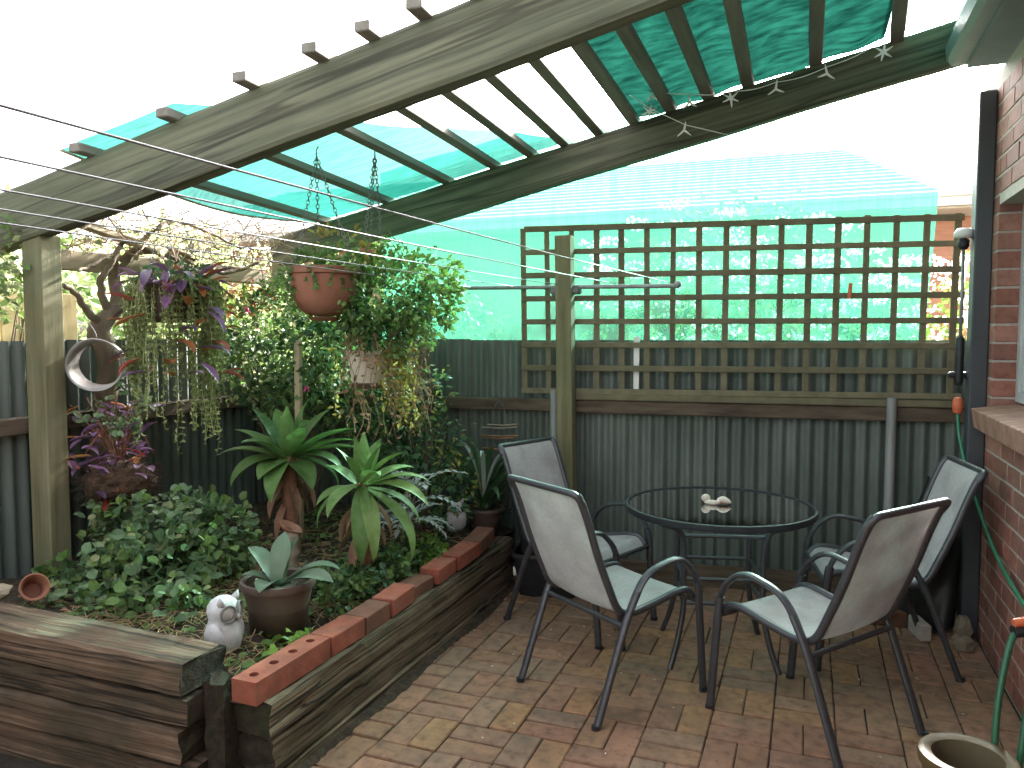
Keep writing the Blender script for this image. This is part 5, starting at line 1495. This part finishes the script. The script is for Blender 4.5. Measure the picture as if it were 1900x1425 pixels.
# ---- gnarled vine over the side rail
vi = thing('climbing_vine', 'gnarled bare vine with tangled twigs over the pergola side rail', 'vine', (-3.34, 2.98, 0.35))
V0 = Vector((-3.34, 2.98, 0.35))
tk = MB(); tk.tube(spline([Vector(p) - V0 for p in ((-3.36, 2.98, 0.35), (-3.38, 2.96, 0.9), (-3.33, 2.99, 1.35), (-3.36, 2.96, 1.52), (-3.31, 3.04, 1.66), (-3.36, 3.06, 1.80), (-3.32, 3.14, 1.93))], 5), [.05] * 8 + [.055] * 8 + [.05, .046, .042, .04, .038, .036, .034, .032, .03, .03, .028, .026, .024, .02, .02], 9)
tk.v = [tuple(Vector(p) + in_ball() * .006) for p in tk.v]
tk.build('trunk', 'bark', vi, True)
for pts, r in ((((-3.35, 2.97, 1.54), (-3.33, 2.87, 1.62), (-3.30, 2.78, 1.70), (-3.28, 2.70, 1.73)), .022), (((-3.33, 3.0, 1.6), (-3.30, 2.93, 1.76), (-3.27, 2.98, 1.88), (-3.30, 3.08, 2.0)), .022),
               (((-3.34, 3.06, 1.80), (-3.28, 3.0, 1.90), (-3.26, 2.85, 1.84), (-3.25, 2.76, 1.80)), .014), (((-3.33, 3.12, 1.92), (-3.26, 3.4, 1.96), (-3.22, 3.7, 1.86), (-3.2, 4.0, 1.95)), .018),
               (((-3.31, 3.04, 1.64), (-3.22, 3.2, 1.68), (-3.18, 3.3, 1.62)), .012), (((-3.32, 3.10, 1.9), (-3.22, 3.25, 2.08), (-3.28, 3.5, 2.12), (-3.2, 3.85, 2.02)), .014),
               (((-3.3, 3.3, 1.96), (-3.15, 3.45, 1.84), (-3.1, 3.65, 1.72)), .010)):
    q = [Vector(p) - V0 for p in pts]; sp = spline(q, 6)
    MB().tube([p + in_ball() * .006 for p in sp], [r * (1 - .55 * i / len(sp)) for i in range(len(sp))], 7).build('branch', 'bark', vi, True)
m = MB()
for i in range(430):
    p = Vector((R.uniform(-3.62, -3.05), R.uniform(2.85, 4.35), 0)); p.z = 2.03 + R.uniform(-.16, .15) + .03 * sin(5 * p.y)
    d = Vector((R.uniform(-.6, .6), R.uniform(-1, 1), R.uniform(-.5, .45))).normalized() * R.uniform(.08, .26)
    c = p + d / 2 + in_ball() * .05
    m.tube([x - V0 for x in spline([p, c, p + d], 3)], [.0042, .0038, .0034, .003, .0028, .002, .0012][:7], 4, False)
q = m.build('twigs', 'twig', vi); q['kind'] = 'stuff'
f = MB(); foliage(f, Vector((-3.35, 3.3, 1.98)) - V0, (.22, .6, .16), 260, .04, .028, .2, .3, False, (30, .07))
q = f.build('leaves', 'leaf_sun_toned', vi); q['kind'] = 'stuff'
f = MB(); foliage(f, Vector((-3.2, 3.9, 1.72)) - V0, (.22, .35, .10), 220, .035, .022, .2, .3, False, (24, .06))
q = f.build('rust_leaves', 'rust', vi); q['kind'] = 'stuff'

# ---- bright shrub at the left edge, in front of the palings
ls = bush('flowering_shrub', 'pale sunlit shrub with yellow flowers left of the pergola post', 'shrub', (-3.62, 2.45, 0.0),
          [((0.05, -.1, 1.80), (.22, .45, .14), 3), ((0.08, .1, 1.95), (.18, .3, .10), 2), ((.02, -.3, 1.70), (.2, .3, .12), 2), ((.08, 0.15, 1.66), (.1, .2, .1), 1)], 'leaf_sun_toned', .05, .032, 900, 14, False, None, 'bark', (40, .08), (('green_leaves', 'leaf', .05, .032, 350, False),))
for (x, y, z) in ((.16, -.05, 1.52), (.16, .03, 1.53), (.15, -.12, 1.53)):
    m = MB()
    for k in range(5): m.leaf((x, y, z), (.4, cos(k * 1.26), sin(k * 1.26)), (1, 0, 0), .028, .018)
    m.build('flower', 'yellowpetal', ls)


# ---- trees and shrubs beyond the fences
def tree(label, base, crown, n, m, L_=.085, group='trees beyond the left fence', m2=None, trunk=.07):
    t = thing('background_tree', label, 'tree', base, 0, group)
    zc_ = crown[0][0][2]
    MB().tube(spline([(0, 0, 0), (.05, .03, zc_ * .4), (-.04, .05, zc_ * .75), (0, 0, zc_ * 1.05)], 4), [trunk * (1 - .055 * i) for i in range(13)], 8).build('trunk', 'bark', t, True)
    for c, rad, sh in crown:
        MB().tube(spline([(0, 0, zc_ * .45), (c[0] * .5, c[1] * .5, (zc_ * .45 + c[2]) / 2 + .1), c], 4), [.03, .028, .026, .024, .022, .02, .016, .012, .008], 6).build('limb', 'bark', t, True)
    f = MB(); f2 = MB(); tot = sum(q[2] for q in crown)
    for c, rad, sh in crown:
        foliage(f, c, rad, int(n * sh / tot), L_, L_ * .55, .3, .3, False, (int(40 * sh), .16))
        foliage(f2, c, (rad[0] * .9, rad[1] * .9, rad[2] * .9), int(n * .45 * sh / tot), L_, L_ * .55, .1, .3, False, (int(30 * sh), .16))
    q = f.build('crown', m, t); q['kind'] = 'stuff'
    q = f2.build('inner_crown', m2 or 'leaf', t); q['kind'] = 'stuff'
    return t
tree('pale leafy tree beyond the left fence, nearest the post', (-5.0, 3.2, -.06), [((0, 0, 1.7), (.8, .9, .75), 2), ((.2, .9, 1.6), (.7, .8, .7), 1.5), ((-.3, -.8, 1.75), (.7, .7, .7), 1.2)], 3600, 'leaf_sun_toned')
tree('leafy tree beyond the left fence behind the twig tangle', (-5.2, 5.3, -.06), [((0, 0, 1.75), (1.0, .9, .75), 2), ((.6, .6, 1.6), (.8, .8, .7), 1.5), ((-.5, .8, 1.9), (.8, .8, .7), 1.2)], 3600, 'leaf_sun_toned', m2='leaf_bright')
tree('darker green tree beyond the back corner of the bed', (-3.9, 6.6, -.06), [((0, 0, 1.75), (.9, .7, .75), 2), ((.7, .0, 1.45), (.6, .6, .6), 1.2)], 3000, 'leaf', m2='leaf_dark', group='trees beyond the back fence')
fb_ = tree('tall shrub with white blossom clusters behind the green screen', (-0.55, 6.5, -.06), [((0, 0, 1.7), (1.0, .5, .95), 3), ((.75, 0, 1.5), (.7, .5, .75), 2), ((-.6, 0, 1.6), (.6, .45, .7), 1.4), ((1.3, .1, 1.35), (.5, .4, .6), 1)], 4200, 'leaf_bright', .075, 'trees beyond the back fence', 'leaf', .05)
m = MB()
for _ in range(95):
    x = R.uniform(-1.1, 1.7); top = 2.62 - .55 * abs(x + .1) ** 1.2 * .55
    c = Vector((x, R.uniform(-.62, -.2), R.uniform(1.5, max(1.6, top))))
    for _ in range(34):
        v = in_ball(); m.roundleaf(c + Vector((v.x * .12, v.y * .06, v.z * .035)), rdir(.2), rdir(.6), .026, .026)
q = m.build('blossom', 'blossom', fb_); q['kind'] = 'stuff'
bush('orange_flower_bush', 'bright bush with orange flowers beyond the right end of the trellis', 'shrub', (1.10, 6.3, -.06), [((0, 0, 1.75), (.28, .25, .35), 2), ((.1, 0, 1.3), (.3, .25, .4), 2)], 'leaf_bright', .07, .045, 500, 8, False, None, 'bark', (24, .1), (('flowers', 'rust', .05, .04, 120, True),))
